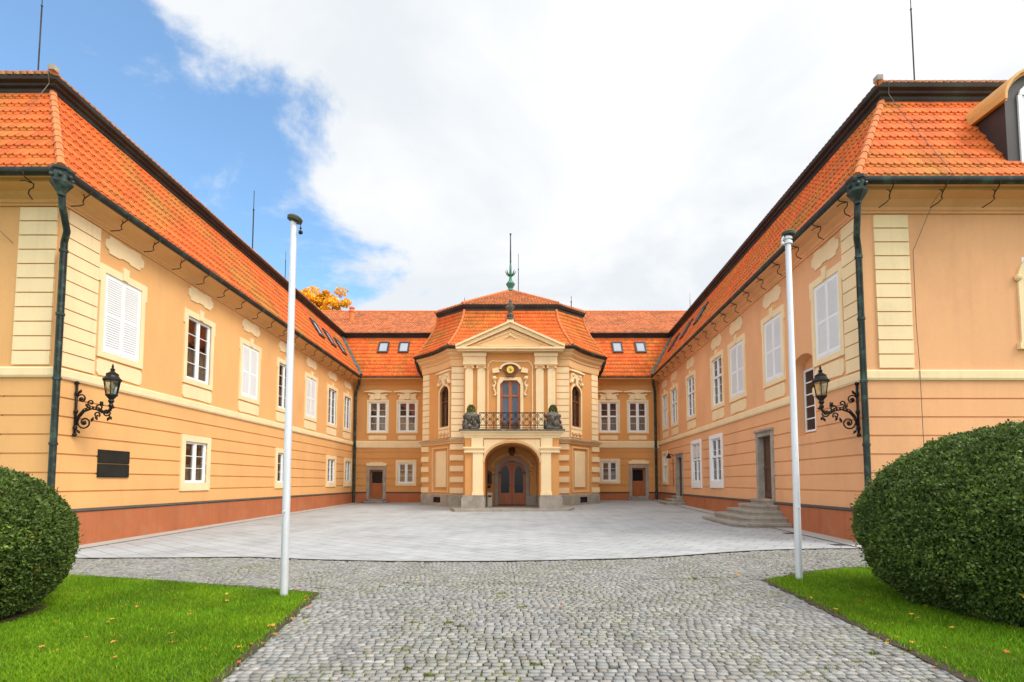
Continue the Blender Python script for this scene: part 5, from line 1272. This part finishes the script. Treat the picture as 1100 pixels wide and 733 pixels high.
for poly, n, sd, bx in ((LL, 450000, 1, (-9.6, -1.8, 2.6, 9.2)), (RL, 420000, 2, (3.1, 10.2, 2.6, 10.4))):
    V, T = grass(poly, n, sd, bx)
    o = fastmesh('grass', V, np.arange(len(V)).reshape(-1, 3), T, 'grass'); tag(o, 'short bright green lawn grass with a few dry blades', 'grass', kind='stuff')
# moss tufts in the joints
rg = np.random.default_rng(9); pts = []
for _ in range(52000):
    x = rg.uniform(-9, 8); y = rg.uniform(3.2, 11)
    if mnoise.noise(Vector((x*.8, y*.8, 2)))+.45*mnoise.noise(Vector((x*3, y*3, 5))) < -.03: continue
    pts.append((x, y))
pts = np.array(pts); k = ~inside(LL, pts[:, 0], pts[:, 1]) & ~inside(RL, pts[:, 0], pts[:, 1]) & (pts[:, 1] < np.array([ce(x) for x in pts[:, 0]])-.08); pts = pts[k]
x = np.repeat(pts[:, 0], 7)+rg.normal(0, .022, len(pts)*7); y = np.repeat(pts[:, 1], 7)+rg.normal(0, .022, len(pts)*7); n = len(x); z = gnp(x, y)-.016
a = rg.random(n)*2*PI; h = .012+.013*rg.random(n); w = .009
V = np.stack([np.stack([x-np.cos(a)*w, y-np.sin(a)*w, z], 1), np.stack([x+np.cos(a)*w, y+np.sin(a)*w, z], 1), np.stack([x+rg.normal(0, .012, n), y+rg.normal(0, .012, n), z+h], 1)], 1).reshape(-1, 3)
br = .7+.6*rg.random(n); o = fastmesh('moss', V, np.arange(len(V)).reshape(-1, 3), np.repeat(np.stack([br*1.2, br, br*.8], 1), 3, 0), 'moss'); tag(o, 'green moss and small weeds growing between the cobbles', 'moss', kind='stuff')
# soil ring under the bushes
for (x, y, rx, ry) in ((-6.42, 5.75, .84, .84), (6.42, 6.08, 1.55, 1.42)):
    s = MB(); s.add([(x+rx*math.cos(t*PI/16)*(1+.06*math.sin(5*t)), y+ry*math.sin(t*PI/16)*(1+.06*math.sin(5*t)), .012) for t in range(32)], [tuple(range(32))]); tag(s.build('soil_bed', 'soil'), kind='structure')

# fallen leaves: a handful of kinds, copied with their own tint and place
kinds = []
def leaf_mesh(i):
    s = MB(); c = [(.62, .95, .6), (1.15, 1.35, .8), (.8, .45, .5), (1.0, .9, .9)][i]
    n = 10; vs = [(0, 0, .012)]
    for k in range(n):
        a = 2*PI*k/n; r_ = (.045 if k % 2 else .026)*(1.25 if abs(a-PI/2) < .8 else 1); vs.append((r_*math.cos(a), r_*math.sin(a), .004+.018*random.random()))
    s.add(vs, [(0, k+1, (k+1) % n+1) for k in range(n)], 0, c); s.tube([(0, -.03, .01), (.005, -.075, .012)], .002, 4, t=c)
    return s
spots = [(-1.5+.0, 8.05, 1), (.35, 9.9-.2, 0), (3.7, 8.35, 3), (-4.05, 8.75, 0), (.6, 6.3, 2)]
for _ in range(22): spots.append((random.uniform(-5.3, -2.6), random.uniform(4.0, 7.4), random.choice([0, 1, 1, 3, 3, 2])))
for _ in range(16):
    t = random.random(); spots.append((-2.31-.43*t+random.gauss(.02, .07), 4.0+3.1*t, random.choice([0, 3, 3, 2])))
for _ in range(18): spots.append((random.uniform(3.8, 5.2), random.uniform(4.1, 7.4), random.choice([0, 1, 3, 3, 2])))
for _ in range(16):
    t = random.random(); spots.append((3.57+.38*t+random.gauss(-.02, .06), 4.0+3.9*t, random.choice([0, 3, 3, 2])))
protos = {}
for i, (x, y, k) in enumerate(spots):
    onL = bool(inside(LL, [x], [y])[0]); onR = bool(inside(RL, [x], [y])[0])
    z = g(x, y)+(.05 if onL or onR else .005)
    if k not in protos:
        o = leaf_mesh(k).build('fallen_leaf', 'leafy', origin=(0, 0, 0)); protos[k] = o
    else: o = protos[k].copy(); col.objects.link(o)
    o.location = (x, y, z); o.rotation_euler = (random.gauss(0, .2), random.gauss(0, .2), random.random()*6.28); sc_ = random.uniform(.35, .72); o.scale = (sc_, sc_, sc_)
    cn = ('orange brown', 'yellow', 'reddish brown', 'pale orange')[k]
    where = 'lying on the grass by the smaller bush' if onL else 'lying on the grass by the larger bush' if onR else 'lying on the grey cobbles'
    tag(o, 'small %s fallen leaf %s' % (cn, where), 'leaf', '%s leaves %s' % (cn, where))

# ================================================================== sky, sun, camera
w = bpy.data.worlds.new('World'); sc.world = w; w.use_nodes = True
nt = w.node_tree; nt.nodes.clear(); L = nt.links.new
SUN_EL, SUN_AZ = 50, 116                     # azimuth clockwise from +Y: behind the camera, to the right
out = nd(nt, 'ShaderNodeOutputWorld'); sky = nd(nt, 'ShaderNodeTexSky', sky_type='NISHITA')
sky.sun_disc = False; sky.sun_elevation = R(SUN_EL); sky.sun_rotation = R(SUN_AZ); sky.air_density = 1.0; sky.dust_density = .2; sky.ozone_density = 1.2
b1 = nd(nt, 'ShaderNodeBackground'); b1.inputs[1].default_value = .125
tn_ = nd(nt, 'ShaderNodeMixRGB', blend_type='MULTIPLY'); tn_.inputs[0].default_value = 1; tn_.inputs[2].default_value = (.86, 1.10, 1.16, 1); L(sky.outputs[0], tn_.inputs[1]); L(tn_.outputs[0], b1.inputs[0])
tc = nd(nt, 'ShaderNodeTexCoord'); sep = nd(nt, 'ShaderNodeSeparateXYZ'); L(tc.outputs['Generated'], sep.inputs[0])
ad = nd(nt, 'ShaderNodeMath', operation='ADD'); ad.inputs[1].default_value = .35; L(sep.outputs['Z'], ad.inputs[0])
mxm = nd(nt, 'ShaderNodeMath', operation='MAXIMUM'); mxm.inputs[1].default_value = .12; L(ad.outputs[0], mxm.inputs[0])
cmb = nd(nt, 'ShaderNodeCombineXYZ')
for i in range(3): L(mxm.outputs[0], cmb.inputs[i])
dv = nd(nt, 'ShaderNodeVectorMath', operation='DIVIDE'); L(tc.outputs['Generated'], dv.inputs[0]); L(cmb.outputs[0], dv.inputs[1])
n1 = nd(nt, 'ShaderNodeTexNoise'); n1.inputs['Scale'].default_value = 2.6; n1.inputs['Detail'].default_value = 9; n1.inputs['Roughness'].default_value = .63; n1.inputs['Distortion'].default_value = .25
L(dv.outputs[0], n1.inputs['Vector'])
dt = nd(nt, 'ShaderNodeVectorMath', operation='DOT_PRODUCT'); dt.inputs[1].default_value = (1.0, .22, .42); L(tc.outputs['Generated'], dt.inputs[0])
m1 = nd(nt, 'ShaderNodeMath', operation='MULTIPLY_ADD'); m1.inputs[1].default_value = 1.1; m1.inputs[2].default_value = -.55; L(n1.outputs['Fac'], m1.inputs[0])
bk = nd(nt, 'ShaderNodeMath', operation='MINIMUM'); bk.inputs[1].default_value = 0; L(sep.outputs['Y'], bk.inputs[0])
bk2 = nd(nt, 'ShaderNodeMath', operation='MULTIPLY_ADD'); bk2.inputs[1].default_value = -.9; L(bk.outputs[0], bk2.inputs[0]); L(dt.outputs['Value'], bk2.inputs[2])  # extra cloud added behind the camera, out of view, for warmer light
def ramp_add(src, sgn, off, gain, prev):
    a = nd(nt, 'ShaderNodeMath', operation='MULTIPLY_ADD'); a.inputs[1].default_value = sgn; a.inputs[2].default_value = off; L(src, a.inputs[0])
    b = nd(nt, 'ShaderNodeMath', operation='MAXIMUM'); b.inputs[1].default_value = 0; L(a.outputs[0], b.inputs[0])
    c = nd(nt, 'ShaderNodeMath', operation='MULTIPLY_ADD'); c.inputs[1].default_value = gain; L(b.outputs[0], c.inputs[0]); L(prev, c.inputs[2]); return c.outputs[0]
pv = ramp_add(sep.outputs['X'], -1, -.70, 3.5, bk2.outputs[0])      # unseen cloud bank added out to the left, lights the right wing
pv = ramp_add(sep.outputs['Z'], 1, -.60, 5.0, pv)                   # more cloud overhead
m2 = nd(nt, 'ShaderNodeMath', operation='ADD'); L(pv, m2.inputs[0]); L(m1.outputs[0], m2.inputs[1])
cov = nd(nt, 'ShaderNodeMapRange', interpolation_type='SMOOTHSTEP'); cov.inputs['From Min'].default_value = -.08; cov.inputs['From Max'].default_value = .12; L(m2.outputs[0], cov.inputs['Value']); cov.inputs['To Min'].default_value = .05
n2 = nd(nt, 'ShaderNodeTexNoise'); n2.inputs['Scale'].default_value = 1.7; n2.inputs['Detail'].default_value = 7; n2.inputs['Roughness'].default_value = .55; n2.inputs['Distortion'].default_value = .4
of = nd(nt, 'ShaderNodeVectorMath', operation='ADD'); of.inputs[1].default_value = (3.1, 7.7, 1.3); L(dv.outputs[0], of.inputs[0]); L(of.outputs[0], n2.inputs['Vector'])
cr = nd(nt, 'ShaderNodeValToRGB'); cr.color_ramp.elements[0].position = .43; cr.color_ramp.elements[0].color = (.77, .81, .85, 1)
cr.color_ramp.elements[1].position = .64; cr.color_ramp.elements[1].color = (1.0, 1.0, 1.0, 1); L(n2.outputs['Fac'], cr.inputs[0])
b2 = nd(nt, 'ShaderNodeBackground'); L(cr.outputs[0], b2.inputs[0])
fd_ = nd(nt, 'ShaderNodeVectorMath', operation='DOT_PRODUCT'); fd_.inputs[1].default_value = (0, .87, .5); L(tc.outputs['Generated'], fd_.inputs[0])
br_ = nd(nt, 'ShaderNodeMapRange', interpolation_type='SMOOTHSTEP'); br_.inputs['From Min'].default_value = .2; br_.inputs['From Max'].default_value = .72   # clouds outside the view brightened as fill light for the walls
br_.inputs['To Min'].default_value = 1.3; br_.inputs['To Max'].default_value = .55; L(fd_.outputs['Value'], br_.inputs['Value']); bh_ = nd(nt, 'ShaderNodeMapRange', interpolation_type='SMOOTHSTEP'); bh_.inputs['From Min'].default_value = -.75; bh_.inputs['From Max'].default_value = .05
bh_.inputs['To Min'].default_value = .78; bh_.inputs['To Max'].default_value = 1.0; L(sep.outputs['Y'], bh_.inputs['Value'])
bm_ = nd(nt, 'ShaderNodeMath', operation='MULTIPLY'); L(br_.outputs[0], bm_.inputs[0]); L(bh_.outputs[0], bm_.inputs[1]); L(bm_.outputs[0], b2.inputs[1])
ms = nd(nt, 'ShaderNodeMixShader'); L(cov.outputs[0], ms.inputs[0]); L(b1.outputs[0], ms.inputs[1]); L(b2.outputs[0], ms.inputs[2]); L(ms.outputs[0], out.inputs[0])

sd = bpy.data.lights.new('sun', 'SUN'); sd.energy = 1.5; sd.angle = R(28); sd.color = (1, .94, .85)
so = bpy.data.objects.new('sun', sd); col.objects.link(so)
az, el = R(SUN_AZ), R(SUN_EL); dirv = Vector((math.sin(az)*math.cos(el), math.cos(az)*math.cos(el), math.sin(el)))
so.rotation_euler = (-dirv).to_track_quat('-Z', 'Y').to_euler(); so.location = (20, -20, 40)

cam = bpy.data.cameras.new('camera'); co = bpy.data.objects.new('camera', cam); col.objects.link(co)
co.location = (0, 0, 1.55); co.rotation_euler = (R(93.4), 0, 0); cam.sensor_width = 36; cam.lens = 540/1100*36; cam.shift_y = (485.92-366.5)/1100
cam.clip_start = .05; cam.clip_end = 2000; sc.camera = co
sc.view_settings.view_transform = 'Standard'; sc.view_settings.look = 'None'; sc.view_settings.gamma = 1; sc.view_settings.exposure = 1.0
sc.view_settings.use_curve_mapping = False
sc.cycles.max_bounces = 6; sc.cycles.diffuse_bounces = 3; sc.cycles.glossy_bounces = 3; sc.cycles.transparent_max_bounces = 8
for o in bpy.data.objects:
    for k in ('wx', 'wy', 'wz'):
        if k in o: del o[k]
